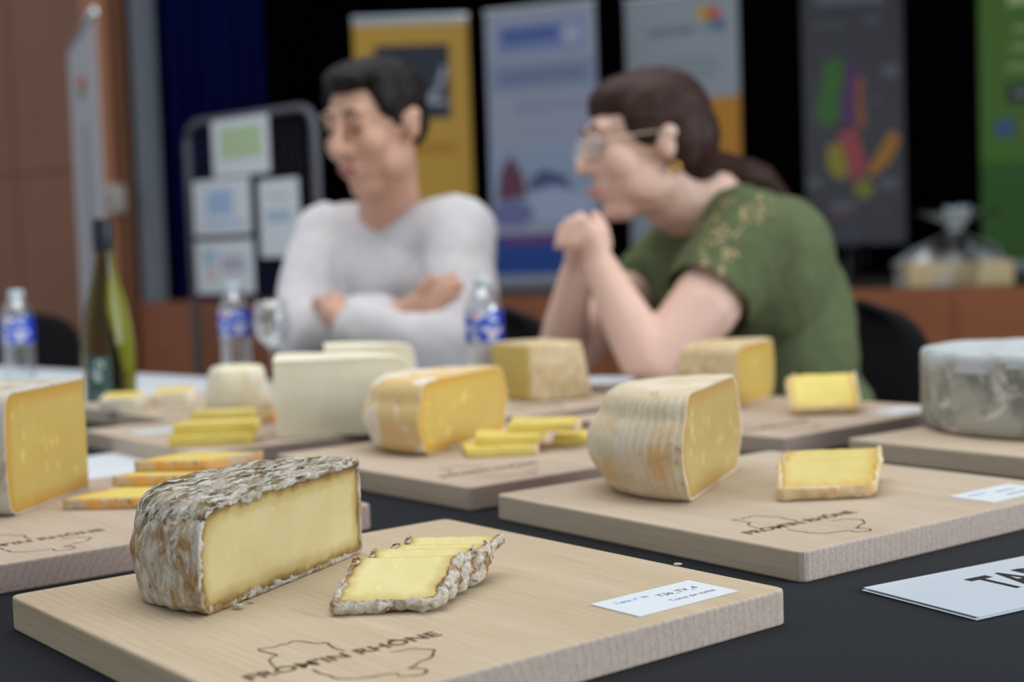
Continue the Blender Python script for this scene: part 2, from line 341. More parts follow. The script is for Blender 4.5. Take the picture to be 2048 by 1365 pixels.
# ------------------------------------------------------------------ tables
P0 = Vector((0.345, 2.12, 0)); TD = Vector((-0.735, 0.677, 0)).normalized(); TN = Vector((TD.y*-1, TD.x, 0))
TYAW = math.atan2(TD.y, TD.x)           # local x along TD, local y along TN (towards camera-left)
def table(name, s0, s1, w0, w1, clothmat, lab_t, lab_c, cat):
    e = empty(name, (P0.x, P0.y, 0), TYAW)
    bmobj('table_top', box_bm(s0+0.02, s1-0.02, w0+0.02, w1-0.02, TZ-0.034, TZ-0.006, 0.003), plain('laminate', S(170, 160, 150), 0.5), e, False)
    for sx in (s0+0.3, s1-0.3):
        for wy in (w0+0.6, w1-0.1):
            bmobj('leg', tube_bm([(sx, wy, 0), (sx, wy, TZ-0.034)], 0.02, 10), M_METAL, e)
    tag(e, lab_t, 'table')
    bm = bmesh.new(); nx, ny = 40, 30; rows = []
    per = [(s0+(s1-s0)*i/nx, w0) for i in range(nx)]+[(s1, w0+(w1-w0)*i/ny) for i in range(ny)]+[(s1-(s1-s0)*i/nx, w1) for i in range(nx)]+[(s0, w1-(w1-w0)*i/ny) for i in range(ny)]
    cx, cy = (s0+s1)/2, (w0+w1)/2
    for k, (z, out) in enumerate(((TZ-0.004, -0.006), (TZ-0.001, -0.0015), (TZ-0.006, 0.0), (TZ-0.03, 0.002), (TZ-0.055, 0.004))):
        ring = []
        for i, (x, y) in enumerate(per):
            o = out+(0.003*math.sin(i*1.1) if k > 2 else 0)*(k-2)/2
            ring.append(bm.verts.new((x+(o if x >= s1-1e-6 else -o if x <= s0+1e-6 else 0), y+(o if y >= w1-1e-6 else -o if y <= w0+1e-6 else 0), z if k != 0 else TZ)))
        rows.append(ring)
    n = len(per); bm.faces.new(rows[0])
    for a, c in zip(rows, rows[1:]):
        for i in range(n): bm.faces.new((a[i], a[(i+1) % n], c[(i+1) % n], c[i]))
    o = bmobj('tablecloth', bm, clothmat, None, False); o.location = (P0.x, P0.y, 0); o.rotation_euler = (0, 0, TYAW)
    tag(o, lab_c, 'tablecloth')
table('table', -1.4, 0.93, 0.0, 1.62, M_BLACK, 'table hidden under the black cloth that carries the cheese boards', 'black cloth spread under the cheese boards', 'table')
table('table', 0.95, 2.9, 0.0, 1.62, M_WHITECLOTH, 'table hidden under the white cloth behind the wine bottle', 'white paper cloth on the table behind the wine bottle', 'table')

# ------------------------------------------------------------------ boards
BA, BB, BT = 0.3585, 0.3567, 0.0222
LOGO_UP = [(.2795, .0461), (.2799, .0418), (.2735, .0433), (.2649, .0459), (.2604, .0495), (.2593, .055), (.2532, .0539), (.2423, .0517), (.2399, .0544), (.2431, .0626), (.2413, .0659), (.2426, .0706), (.2397, .0738), (.2414, .0775), (.2463, .0794), (.2546, .0822), (.2565, .0874), (.2629, .0851), (.2702, .0837), (.2783, .0849)]
LOGO_LO = [(.2959, .0544), (.3054, .0531), (.3119, .055), (.3183, .054), (.3264, .0605), (.3296, .0695), (.3319, .0791), (.3333, .0819), (.3395, .0792), (.3426, .0838), (.3445, .0885), (.3446, .0915), (.3393, .0968), (.3329, .0936), (.3306, .0898), (.3293, .0961), (.3256, .1003), (.3237, .1079), (.3228, .1117), (.3137, .1191), (.3127, .1214), (.3025, .1149), (.301, .1151), (.3007, .1065), (.2983, .1009)]
def ribbon_bm(pts, w, z, bm):
    # smooth the polyline, then a thin flat strip
    P = []
    for i in range(len(pts)-1):
        a, c = Vector(pts[i]), Vector(pts[i+1])
        for k in range(3): P.append(a.lerp(c, k/3))
    P.append(Vector(pts[-1]))
    P = [P[0]]+[(P[i-1]+P[i]*2+P[i+1])/4 for i in range(1, len(P)-1)]+[P[-1]]
    prev = None
    for i, p in enumerate(P):
        t_ = (P[min(i+1, len(P)-1)]-P[max(i-1, 0)]).normalized(); n_ = Vector((-t_.y, t_.x))*(w*(0.6+0.6*random.random()))
        v = [bm.verts.new((p.x+s*n_.x, p.y+s*n_.y, z)) for s in (-1, 1)]
        if prev: bm.faces.new((prev[0], v[0], v[1], prev[1]))
        prev = v
    return bm
ROT90 = Matrix.Rotation(math.pi/2, 4, 'Z')
def board(Lx, Ly, yaw, label, wood):
    bm = box_bm(0, BA, 0, BB, 0, BT)
    vert = [e for e in bm.edges if abs(e.verts[0].co.z-e.verts[1].co.z) > 0.01]
    bmesh.ops.bevel(bm, geom=vert, offset=0.007, segments=3, affect='EDGES', profile=0.5)
    hor = [e for e in bm.edges if abs(e.verts[0].co.z-e.verts[1].co.z) < 1e-5 and len(e.link_faces) == 2 and abs(e.link_faces[0].normal.z-e.link_faces[1].normal.z) > 0.5]
    bmesh.ops.bevel(bm, geom=hor, offset=0.0016, segments=2, affect='EDGES', profile=0.5)
    o = bmobj('cutting_board', bm, wood, None, False); o.location = (Lx, Ly, TZ+0.0002); o.rotation_euler = (0, 0, yaw)
    bm = bmesh.new(); ribbon_bm(LOGO_UP, 0.0008, BT+0.0001, bm); ribbon_bm(LOGO_LO, 0.0008, BT+0.0001, bm)
    bmobj('burnt_map_outline', bm, M_BURN, o, False)['label'] = 'burnt map outline'
    tx = text_obj('burnt_lettering', "FROM'IN RH\u00d4NE", 0.0150, M_BURN, o, Matrix.Translation((0.2905, 0.0205, BT+0.0001)) @ ROT90, xs=1.0, bold=0.0003)
    wd = max(v.co.y for v in tx.data.vertices)-0.0205
    for v in tx.data.vertices: v.co.y = 0.0205+(v.co.y-0.0205)*0.1215/wd
    tx['label'] = 'burnt lettering'
    return tag(o, label, 'cutting board', 'square wooden boards')
BOARDS = {}
for key, L, wood, lab in (
    ('tomme', (-0.3372, 0.926, -0.8952), 0, 'square pale wooden board under the brown-rinded half cheese'),
    ('ribbed', (-0.0198, 1.2593, -0.9283), 1, 'square pale wooden board under the ribbed half cheese'),
    ('washed', (-0.2697, 1.579, -0.8897), 2, 'square pale wooden board under the orange and white half cheese'),
    ('amber', (-0.6297, 1.2847, -0.8886), 2, 'square pale wooden board under the amber cut wedge with pale grey rind'),
    ('tan', (0.0599, 1.8358, -0.8421), 2, 'square pale wooden board under the tan half cheese, next to the grey wheel'),
    ('grey', (0.3612, 1.5433, -0.9277), 1, 'square pale wooden board under the whole grey wheel'),
    ('white', (-0.5800, 1.8960, -0.9190), 2, 'square pale wooden board under the white quarter cheeses'),
    ('cube', (-0.2230, 2.1500, -0.8897), 2, 'square pale wooden board under the block-shaped speckled cheese'),
    ('crottin', (-0.7140, 2.2700, -0.8897), 1, 'square pale wooden board under the small white truncated cheese')):
    BOARDS[key] = board(*L, lab, WOODS[wood])
def bpt(key, u, v, z=0.0):
    o = BOARDS[key]; c, s = math.cos(o.rotation_euler.z), math.sin(o.rotation_euler.z)
    return Vector((o.location.x+u*c-v*s, o.location.y+u*s+v*c, TZ+BT+0.0004+z))

def card(key, label, lines=None):
    o = bmobj('label_card', box_bm(0, 0.042, 0, 0.085, 0, 0.0005), M_PAPER, None, False)
    p = bpt(key, 0.3005, 0.2445); o.location = p; o.rotation_euler = (0, 0, BOARDS[key].rotation_euler.z+0.004)
    if lines:
        text_obj('printed_line', 'Table n\u00b0 36', 0.0058, M_INKBLUE, o, Matrix.Translation((0.013, 0.010, 0.0006)) @ ROT90, 0.00002)
        text_obj('printed_line', 'T36_TV_4', 0.0078, M_INK, o, Matrix.Translation((0.0185, 0.041, 0.0006)) @ ROT90, 0.00002)
        text_obj('printed_line', 'Tome de vache', 0.0062, M_INKGREY, o, Matrix.Translation((0.0315, 0.038, 0.0006)) @ ROT90, 0.00002)
    else:
        for x, y0, y1, mt in ((0.011, 0.010, 0.034, M_INKBLUE), (0.016, 0.041, 0.068, M_INKGREY), (0.029, 0.038, 0.072, M_INKGREY)):
            bmobj('printed_line', box_bm(x, x+0.0022, y0, y1, 0.0005, 0.00056), mt, o, False)
    tag(o, label, 'card', 'label cards on the boards')
card('tomme', 'white card printed T36_TV_4 on the board of the brown-rinded cheese', True)
card('ribbed', 'white card on the board of the ribbed half cheese')
card('washed', 'white card on the board of the orange and white half cheese, behind its slices')
card('tan', 'white card on the board of the tan half cheese, close to the grey wheel')
wc = bmobj('label_card', box_bm(0, 0.042, 0, 0.085, 0, 0.0005), M_PAPER, None, False)
wc.location = at(255, 866, BT+0.0006); wc.rotation_euler = (0, 0, -0.919); tag(wc, 'white card on the board of the white quarter cheeses, left of the cheese sticks', 'card', 'label cards on the boards')

# folded table sign
a0, a1, a2 = at(1727, 1178, 0.002), at(1955, 1237, 0.002), at(2048, 1103, 0.002)
ex = (a1-a0).normalized(); ey = Vector((-ex.y, ex.x, 0))
sg = empty('table_sign', (a0.x, a0.y, TZ+0.0008), math.atan2(ex.y, ex.x))
bmobj('front_sheet', box_bm(0, 0.099, 0, 0.297, 0.0016, 0.0020), M_GLOSSPAPER, sg, False)
bmobj('back_sheet', box_bm(-0.0005, 0.0985, -0.0012, 0.296, 0, 0.0004), M_PAPER, sg, False)
bmobj('fold', box_bm(0.097, 0.0988, 0.0, 0.2965, 0.0002, 0.0018), M_PAPER, sg, False)
text_obj('lettering', 'TABLE 36', 0.052, M_INK, sg, Matrix.Translation((0.0615, 0.068, 0.00205)) @ ROT90, 0.00002, bold=0.0012, xs=0.66)
tag(sg, 'folded white sheet printed TABLE lying on the black cloth', 'sign')

def sheet(px, py, sx, sy, yaw, label, z=0.0006):
    o = bmobj('paper_sheet', box_bm(-sx/2, sx/2, -sy/2, sy/2, 0, 0.0004), M_PAPER, None, False)
    p = at(px, py); o.location = (p.x, p.y, TZ+z); o.rotation_euler = (0, 0, yaw); tag(o, label, 'paper', 'paper sheets')
sheet(234, 932, 0.21, 0.297, -0.75, 'blank white sheet between the amber wedge and the board of white cheeses')
sheet(868, 782, 0.148, 0.21, 0.7, 'white sheet in front of the man with folded arms')

# ------------------------------------------------------------------ cheese builders
def fbm(p, sc, seed=0.0):
    return noise.fractal(Vector(p)*sc+Vector((seed, seed*1.7, seed*0.3)), 1.0, 2.0, 5)
def resample(prof, n):
    L = [0]
    for a, c in zip(prof, prof[1:]): L.append(L[-1]+math.hypot(c[0]-a[0], c[1]-a[1]))
    out = []; k = 0
    for i in range(n):
        s = L[-1]*i/(n-1)
        while k < len(prof)-2 and L[k+1] < s: k += 1
        f_ = (s-L[k])/max(1e-9, L[k+1]-L[k]); out.append((prof[k][0]+(prof[k+1][0]-prof[k][0])*f_, prof[k][1]+(prof[k+1][1]-prof[k][1])*f_))
    return out
def rounded_profile(R, H, rb, rt, bulge=0.0):
    p = [(0, 0)]
    for k in range(9):
        a = -math.pi/2+math.pi/2*k/8; p.append((R-rb+rb*math.cos(a), rb+rb*math.sin(a)))
    for k in range(1, 12):
        s = k/12; z = rb+(H-rb-rt)*s; p.append((R+bulge*math.sin(math.pi*s)**0.8, z))
    for k in range(9):
        a = math.pi/2*k/8; p.append((R-rt+rt*math.cos(a), H-rt+rt*math.sin(a)))
    p.append((0, H)); return p
def wheel(name, label, loc, yaw, prof, a0, a1, nseg, npro, rind, paste, th=0.003, amp=0.0, nsc=40, ribs=0, ragged=0.0, topmat=None, group=None, seed=0.0, prof2=None):
    e = empty(name, loc, yaw); full = a1-a0 > 6.2
    P = resample(prof, npro); n = len(P); P2 = resample(prof2, npro) if prof2 else None; zmax = max(z for r, z in P)
    nrm = []
    for i in range(n):
        dr = P[min(i+1, n-1)][0]-P[max(i-1, 0)][0]; dz = P[min(i+1, n-1)][1]-P[max(i-1, 0)][1]; l = math.hypot(dr, dz) or 1
        nrm.append((dz/l, -dr/l))
    nrm[0] = (0, -1); nrm[-1] = (0, 1)
    def PZ(i, a):
        if not P2: return P[i]
        f_ = min(1, max(0, (a-a0)/(a1-a0)*1.0)); f_ = f_*f_*(3-2*f_); f_ = 0.5+(f_-0.5)*min(1, P[i][0]/0.08)
        return (P2[i][0]*(1-f_)+P[i][0]*f_, P2[i][1]*(1-f_)+P[i][1]*f_)
    def outer(i, a):
        r, z = PZ(i, a); q = (r*math.cos(a), r*math.sin(a), z); k = min(1, r/0.02)
        d = amp*fbm(q, nsc, seed)*(0.35 if i < n*0.2 and z < 0.004 else 1)
        if ribs and 0.006 < z < zmax-0.006 and r > 0.03: d += 0.0011*math.sin(ribs*a+3*fbm(q, 12, 3))
        rr = max(0, r+nrm[i][0]*d); zz = max(0, z+nrm[i][1]*d)
        return Vector((rr*math.cos(a), rr*math.sin(a), zz))
    vs = []; fs = []
    for j in range(nseg+1):
        a = a0+(a1-a0)*j/nseg
        for i in range(n): vs.append(outer(i, a))
    for j in range(nseg):
        for i in range(n-1): fs.append((j*n+i, (j+1)*n+i, (j+1)*n+i+1, j*n+i+1))
    nouter = len(fs)
    def inner(i, a, extra=0.0):
        r, z = PZ(i, a); d = th+extra; rr = max(0, r-nrm[i][0]*d); zz = min(max(z-nrm[i][1]*d, d*0.5), zmax-d*0.5)
        return Vector((rr*math.cos(a), rr*math.sin(a), zz))
    if not full:
        for a, sgn, j in ((a0, -1, 0), (a1, 1, nseg)):
            out = Vector((-math.sin(a), math.cos(a), 0))*sgn
            b1 = len(vs)
            for i in range(n):
                q = vs[j*n+i]; w_ = (0.72+(0.28 if j else -0.28)*min(1, P[i][0]/0.06))*ragged*max(0, 0.25+1.5*fbm((q.x, 0, q.z), 190, 5+seed)+0.9*fbm((q.x, 0, q.z), 50, 8))
                b_ = 0.0016 if ragged else 0.0002
                vs.append(outer(i, a)*1.0+out*b_*(0.65+0.35*fbm((q.x, 3, q.z), 150, 2) if ragged else 1)); vs.append(inner(i, a, w_)+out*(b_ if ragged else 0.0002))
                vs.append(inner(i, a, w_+0.0012)-out*0.001)
            for i in range(n-1):
                A = (j*n+i, j*n+i+1); B = (b1+3*i, b1+3*i+3); Cc = (b1+3*i+1, b1+3*i+4); D = (b1+3*i+2, b1+3*i+5)
                for p_, q_ in ((A, B), (B, Cc), (Cc, D)):
                    fs.append((p_[0], p_[1], q_[1], q_[0]) if sgn < 0 else (p_[0], q_[0], q_[1], p_[1]))
    o = pyobj('rind', vs, fs, [rind]+([topmat] if topmat else []), e)
    if topmat:
        for pl in o.data.polygons:
            c = pl.center
            if c.z > zmax*0.82+0.012*fbm(c, 30, 2): pl.material_index = 1
    if not full:
        vs = []; fs = []; ed = []
        def dist(x, z, oline):
            best = 1
            for (x0, z0), (x1, z1) in zip(oline, oline[1:]):
                dx, dz = x1-x0, z1-z0; l2 = dx*dx+dz*dz or 1e-12; s = min(1, max(0, ((x-x0)*dx+(z-z0)*dz)/l2))
                best = min(best, math.hypot(x-x0-s*dx, z-z0-s*dz))
            return best
        K = 14
        for a, sgn in ((a0, -1), (a1, 1)):
            b0 = len(vs); ca, sa = math.cos(a), math.sin(a); zc = zmax/2
            oline = [(Vector((v_.x, v_.y)).length, v_.z) for v_ in (inner(i, a) for i in range(n))]
            for k in range(K+1):
                f_ = 1-(1-k/K)**1.6
                for i in range(n):
                    x, z = oline[i][0]*f_, zc+(oline[i][1]-zc)*f_
                    dn = 0.0
                    vs.append((x*ca-sgn*sa*dn, x*sa+sgn*ca*dn, z)); ed.append(dist(x, z, oline) if k < K else 0)
            for k in range(K):
                for i in range(n-1):
                    q = (b0+k*n+i, b0+k*n+i+1, b0+(k+1)*n+i+1, b0+(k+1)*n+i); fs.append(q if sgn > 0 else q[::-1])
        # inner skin, hidden behind the rind
        b0 = len(vs); ns = max(8, nseg//4)
        for j in range(ns+1):
            a = a0+(a1-a0)*j/ns
            for i in range(n):
                v = inner(i, a, 0.0004); vs.append(v); ed.append(0.0)
        for j in range(ns):
            for i in range(n-1): fs.append((b0+j*n+i, b0+(j+1)*n+i, b0+(j+1)*n+i+1, b0+j*n+i+1))
        p = pyobj('paste', vs, fs, paste, e, False)
        at_ = p.data.attributes.new('edge', 'FLOAT', 'POINT'); at_.data.foreach_set('value', ed)
    return tag(e, label, 'cheese', group)
def half_from(pa, pb, inset=0.0):
    u = pb-pa; mid = (pa+pb)/2; return mid, math.atan2(u.y, u.x), u.length/2
PI = math.pi
# 1 brown-rinded tomme, half wheel in sharp focus
mid, yaw, R = half_from(at(404, 1238, BT), at(725, 1106, BT))
wheel('half_cheese', 'half cheese with mouldy brown and white rind and yellow cut face', (mid.x, mid.y, TZ+BT+0.0006), yaw,
      rounded_profile(R+0.001, 0.0655, 0.010, 0.022, 0.002), 0, PI, 260, 200, R_TOMME, P_TOMME, 0.0014, 0.0022, 48, 0, 0.0034, R_TOMME_TOP, 'half cheeses',
      prof2=rounded_profile(R-0.001, 0.0705, 0.004, 0.004, 0.0))
# 2 ribbed
mid, yaw, R = half_from(at(1385, 1009, BT), at(1470, 940, BT))
wheel('half_cheese', 'bulging half cheese with vertically ribbed beige rind and eyed cut face', (mid.x, mid.y, TZ+BT+0.0006), yaw-0.03,
      rounded_profile(0.099, 0.0925, 0.015, 0.022, 0.014), 0, PI, 260, 60, R_RIB, P_RIB, 0.0022, 0.0008, 30, 84, group='half cheeses')
# 3 orange and white
mid, yaw, R = half_from(at(850, 915, BT), at(1008, 866, BT))
wheel('half_cheese', 'half cheese with smooth orange and white rind and golden cut face', (mid.x, mid.y, TZ+BT+0.0006), yaw,
      rounded_profile(R+0.006, 0.082, 0.02, 0.024, 0.008), 0, PI, 90, 50, R_WASH, P_GOLD, 0.0025, 0.0008, 30, group='half cheeses')
# 4 tan half behind
mid, yaw, R = half_from(at(1472, 822, BT), at(1552, 786, BT))
wheel('half_cheese', 'half cheese with tan rind and yellow cut face, before the woman', (mid.x, mid.y, TZ+BT+0.0006), yaw,
      rounded_profile(0.105, 0.082, 0.016, 0.018, 0.005), 0, PI, 80, 50, R_TAN, P_GOLD, 0.003, 0.0008, 30, group='half cheeses')
# 5 amber quarter at the frame edge
cpt = at(178, 976, BT); npt = at(38, 1031, BT); d = (npt-cpt)
wheel('quarter_cheese', 'tall amber quarter cheese with pale grey rind and eyed cut face', (cpt.x, cpt.y, TZ+BT+0.0006), math.atan2(d.y, d.x),
      rounded_profile(0.163, 0.108, 0.014, 0.016, 0.003), -PI/2, 0, 70, 60, R_PALE, P_AMBER, 0.0014, 0.0008, 30)
# 6 white quarters
c6 = at(553, 880, BT)
wheel('quarter_cheese', 'white quarter cheese with cream cut face, behind the yellow cheese sticks', (c6.x, c6.y, TZ+BT+0.0006), math.radians(8),
      rounded_profile(0.165, 0.095, 0.012, 0.022, 0.004), 0, PI/2, 60, 50, R_WHITE, P_WHITE, 0.003, 0.001, 30)
c7 = pd(652, 760, 1.915)
wheel('quarter_cheese', 'white quarter cheese half hidden behind a larger white quarter', (c7.x, c7.y, TZ+BT+0.0006), math.radians(8),
      rounded_profile(0.120, 0.098, 0.010, 0.012, 0.004), 0, PI/2, 50, 50, R_WHITE, P_WHITE, 0.003, 0.001, 30, seed=3.0)
# 7 whole grey wheel
gl = at(1846, 852, BT); gR = 0.150; gc = Vector((0.4640+gR, 1.592, 0))
wheel('round_cheese', 'whole round cheese with mottled grey rind', (gc.x, gc.y, TZ+BT+0.0006), 0.4,
      rounded_profile(gR, 0.090, 0.012, 0.006, 0.0), 0, 2*PI, 140, 60, R_GREY, None, amp=0.0012, nsc=24, topmat=R_GREYTOP)
# 8 small truncated white cheese
q = (at(415, 820, BT)+at(540, 822, BT))/2
bm = lathe_bm([(0, 0.0), (0.046, 0.0), (0.050, 0.004), (0.0475, 0.02), (0.043, 0.045), (0.040, 0.058), (0.036, 0.064), (0.028, 0.0655), (0, 0.066)], 40)
for v in bm.verts: v.co += v.co.normalized()*0.0015*fbm(v.co, 60, 2) if v.co.z > 0.002 else Vector()
cr = bmobj('small_cheese', bm, R_WHITE); cr.location = (q.x, q.y, TZ+BT+0.0006); tag(cr, 'small white truncated cone cheese behind the cheese sticks', 'cheese')
# 9 block cheese with one cut side
fc = at(1062, 807, BT); e9 = empty('block_cheese', (fc.x, fc.y, TZ+BT+0.0006), math.atan2(0.050, 0.094))
def taper_box(x0, x1, y0, y1, z0, z1, tp, bev):
    bm = box_bm(x0, x1, y0, y1, z0, z1, bev, 3)
    for v in bm.verts:
        k = (v.co.z-z0)/(z1-z0)*tp; v.co.x += (-(v.co.x-x0)/(x1-x0))*k*1.0; v.co.y += (0.5-(v.co.y-y0)/(y1-y0))*k*0.3
    return bm
bmobj('rind', taper_box(0.0012, 0.106, 0, 0.12, 0, 0.084, 0.016, 0.004), R_TAN, e9)
p9 = bmobj('paste', taper_box(-0.001, 0.0016, 0.004, 0.116, 0.004, 0.080, 0.0, 0.0005), P_OLIVE, e9)
p9.data.attributes.new('edge', 'FLOAT', 'POINT').data.foreach_set('value', [0.02]*len(p9.data.vertices))
tag(e9, 'block-shaped cheese with speckled tan rind in front of the plate', 'cheese')

# ------------------------------------------------------------------ slices
def slice_obj(name, label, group, W, Ln, T, M, rind, paste, rw=0.003, amp=0.0012, skew=0.0, corner=0.012, seed=0.0, step=0.0016, lump=0.0, rind_to=1.0, curl=0.0):
    """slice lying in local xy: x = width, y = length away from the outer rind (y=0). Rind on the near end and both long sides."""
    out = []                      # outline from far-left round the near end to far-right
    def add(a, c):
        k = max(2, int((Vector(c)-Vector(a)).length/step))
        for i in range(k): out.append(tuple(Vector(a).lerp(Vector(c), i/k)))
    cL, cR = corner*0.35, corner
    add((skew, Ln), (skew*cL/Ln, cL))
    for i in range(6): a = PI+PI/2*i/6; out.append((cL+cL*math.cos(a), cL+cL*math.sin(a)))
    add((cL, 0), (W-cR, 0))
    for i in range(10): a = -PI/2+PI/2*i/10; out.append((W-cR+cR*math.cos(a), cR+cR*math.sin(a)))
    add((W, cR), (W+skew, Ln)); out.append((W+skew, Ln))
    n = len(out); nr = []
    for i in range(n):
        a, c = Vector(out[max(0, i-1)]), Vector(out[min(n-1, i+1)]); t_ = (c-a).normalized(); nr.append(Vector((t_.y, -t_.x)))
    e = empty(name); e.matrix_world = M
    nz = 5; vs = []; fs = []
    zc = lambda y: curl*(y/Ln)**2
    inn = []
    for i in range(n):
        p = Vector(out[i]); wv = rw*(0.75+(0.9*fbm((p.x, p.y, 0), 160, seed+2)+0.3 if amp else 0.25)); wv = max(0.0006, wv)
        inn.append(p-nr[i]*wv)
        col = []
        for k in range(nz):
            z = T*k/(nz-1); d = amp*fbm((p.x, p.y, z*1.5), 110, seed)+lump*fbm((p.x, p.y, z), 45, seed+4)-0.0006*(abs(k-2) == 2)
            q_ = p+nr[i]*d; col.append((q_.x, q_.y, max(0.0, z+(amp*0.8*fbm((p.x, p.y, 9), 120, seed) if k == nz-1 else 0))+zc(p.y)))
        vs += col; ip = inn[-1]
        vs.append((ip.x, ip.y, T+0.0003+(amp*0.5*abs(fbm((p.x, p.y, 3), 150, seed)))+zc(ip.y))); vs.append((ip.x-nr[i].x*0.001, ip.y-nr[i].y*0.001, T-0.001+zc(ip.y)))
    s_ = nz+2
    for i in range(n-1):
        for k in range(s_-1): fs.append((i*s_+k, (i+1)*s_+k, (i+1)*s_+k+1, i*s_+k+1))
    ro = pyobj('rind', vs, fs, [rind, paste], e); ro.data.attributes.new('edge', 'FLOAT', 'POINT').data.foreach_set('value', [0.012]*len(ro.data.vertices))
    for pl_ in ro.data.polygons:
        if pl_.center.y > rind_to: pl_.material_index = 1
    # paste: rows from the left inner rind to the right inner rind, with thickness
    cols = 16; vs = []; fs = []; ed = []
    half = []
    ys = sorted(set([0.0008*i for i in range(0, 6)]+[Ln*i/24 for i in range(1, 25)]))
    ilist = [(p.x, p.y) for p in inn]
    def xr(y):
        xs = []
        for (x0, y0), (x1, y1) in zip(ilist, ilist[1:]):
            if (y0-y)*(y1-y) <= 0 and abs(y1-y0) > 1e-9: xs.append(x0+(x1-x0)*(y-y0)/(y1-y0))
        return (min(xs), max(xs)) if len(xs) >= 2 else None
    y0 = min(p[1] for p in ilist[int(n*0.3):int(n*0.7)])+0.0002
    rows = []
    for y in [y0+(Ln-y0)*(i/28)**1.15 for i in range(29)]:
        r_ = xr(min(y, Ln-1e-5))
        if r_: rows.append((y, r_))
    def dmin(x, y): return min(math.hypot(x-a_[0], y-a_[1]) for a_ in ilist[::2])
    for layer in (1, 0):
        for r_i, (y, (xa, xb)) in enumerate(rows):
            for c in range(cols+1):
                x = xa+(xb-xa)*c/cols
                yy = y+(0.0012*fbm((x, 0, layer), 200, seed) if r_i == len(rows)-1 else 0)
                vs.append((x, yy, (T+0.0002*fbm((x, y, 0), 80, seed) if layer else 0.0002)+zc(y))); ed.append(dmin(x, y))
    W_ = cols+1; nr_ = len(rows)
    for r_i in range(nr_-1):
        for c in range(cols):
            a = r_i*W_+c; fs.append((a, a+1, a+W_+1, a+W_)); b_ = a+nr_*W_; fs.append((b_, b_+W_, b_+W_+1, b_+1))
    for c in range(cols):
        a = c; b_ = a+nr_*W_; fs.append((a, b_, b_+1, a+1)); a = (nr_-1)*W_+c; b_ = a+nr_*W_; fs.append((a, a+1, b_+1, b_))
    for r_i in range(nr_-1):
        a = r_i*W_; b_ = a+nr_*W_; fs.append((a, a+W_, b_+W_, b_)); a += cols; b_ += cols; fs.append((a, b_, b_+W_, a+W_))
    p = pyobj('paste', vs, fs, paste, e); p.data.attributes.new('edge', 'FLOAT', 'POINT').data.foreach_set('value', ed)
    return tag(e, label, 'cheese slice', group)
def pose(p, yaw, tilt=0.0, roll=0.0, dz=0.0):
    return Matrix.Translation((p.x, p.y, p.z+dz)) @ Matrix.Rotation(yaw, 4, 'Z') @ Matrix.Rotation(tilt, 4, 'X') @ Matrix.Rotation(roll, 4, 'Y')
def fan(n, base_px, shift, yaw, W, Ln, T, tilt, rind, paste, labels, group, dyaw=0.0, rise=0.0, **kw):
    b0 = at(*base_px, BT)
    for i in range(n):
        p = Vector((b0.x+shift[0]*i, b0.y+shift[1]*i, TZ+BT+0.0008+rise*(n-1-i)*0))
        lab = labels[i] if isinstance(labels, (list, tuple)) else labels
        slice_obj('cheese_slice', lab, group, W*(1-0.02*i), Ln*(1+0.03*math.sin(i*2.1)), T, pose(p, yaw+dyaw*i, tilt), rind, paste, seed=i*3.1+base_px[0]*0.01, **kw)
# slices of the brown-rinded cheese (leaning on each other like fallen dominoes)
fan(4, (661, 1233), (0.0085, 0.0212), -0.02, 0.0685, 0.052, 0.0066, math.radians(21.5), R_TOMME_SL, P_TOMME_SL,
    ['front slice with ragged brown rind beside the brown-rinded half cheese, its whole face showing', 'second slice with ragged brown rind, leaning under the front slice',
     'third slice with ragged brown rind in the row beside the half cheese', 'last slice with ragged brown rind at the back of the row'], 'slices of the brown-rinded cheese', dyaw=-0.03, rw=0.0034, amp=0.0024, lump=0.003, corner=0.014, skew=0.010)
fan(3, (1553, 1005), (0.009, 0.0300), 0.02, 0.090, 0.046, 0.0108, math.radians(24.5), R_SLICE, P_YEL,
    ['front yellow slice with thick beige rind beside the ribbed half cheese', 'middle yellow slice with thick beige rind beside the ribbed half cheese', 'back yellow slice with thick beige rind beside the ribbed half cheese'],
    'slices of the ribbed cheese', rw=0.0030, amp=0.0012, lump=0.002, corner=0.020, skew=0.010, step=0.003)
p_ = at(932, 916, BT)
for i, (dx, dy, yw, tl) in enumerate(((0, 0, 0.10, 0), (0.010, 0.014, 0.0, 0.0098), (0.045, 0.030, -0.1, 0.0196), (0.094, 0.055, -0.15, 0))):
    slice_obj('cheese_slice', ['front bright yellow slice lying flat beside the orange and white half cheese', 'second bright yellow slice lying on the front one beside the orange and white cheese',
              'third bright yellow slice in the fan beside the orange and white cheese', 'last bright yellow slice in the fan, against the ribbed cheese'][i], 'slices of the orange and white cheese',
              0.060, 0.078, 0.0095, pose(Vector((p_.x+dx+0.078, p_.y+dy, TZ+BT+0.0008+tl)), yw+PI/2), R_SLICE, P_BRIGHT, rw=0.002, amp=0.0008, lump=0.001, rind_to=0.009, corner=0.014, seed=i*2.3, step=0.003)
p_ = at(122, 1022, BT)
for i, (dx, dy, yw, tl) in enumerate(((0, 0, -0.10, 0), (0.026, 0.064, -0.12, 0.0096), (0.040, 0.090, -0.13, 0.0192))):
    slice_obj('cheese_slice', ['front long yellow slice with orange and grey rind, beside the amber wedge', 'middle long yellow slice beside the amber wedge', 'back long yellow slice beside the amber wedge'][i], 'slices of the amber cheese',
              0.085, (0.120, 0.075, 0.062)[i], 0.009, pose(Vector((p_.x+dx, p_.y+dy, TZ+BT+0.0008+tl)), yw), R_ORANGE, P_BRIGHT, rw=0.002, amp=0.001, lump=0.0014, corner=0.018, skew=(0.05, 0.03, 0.025)[i], seed=i*1.3, step=0.003)
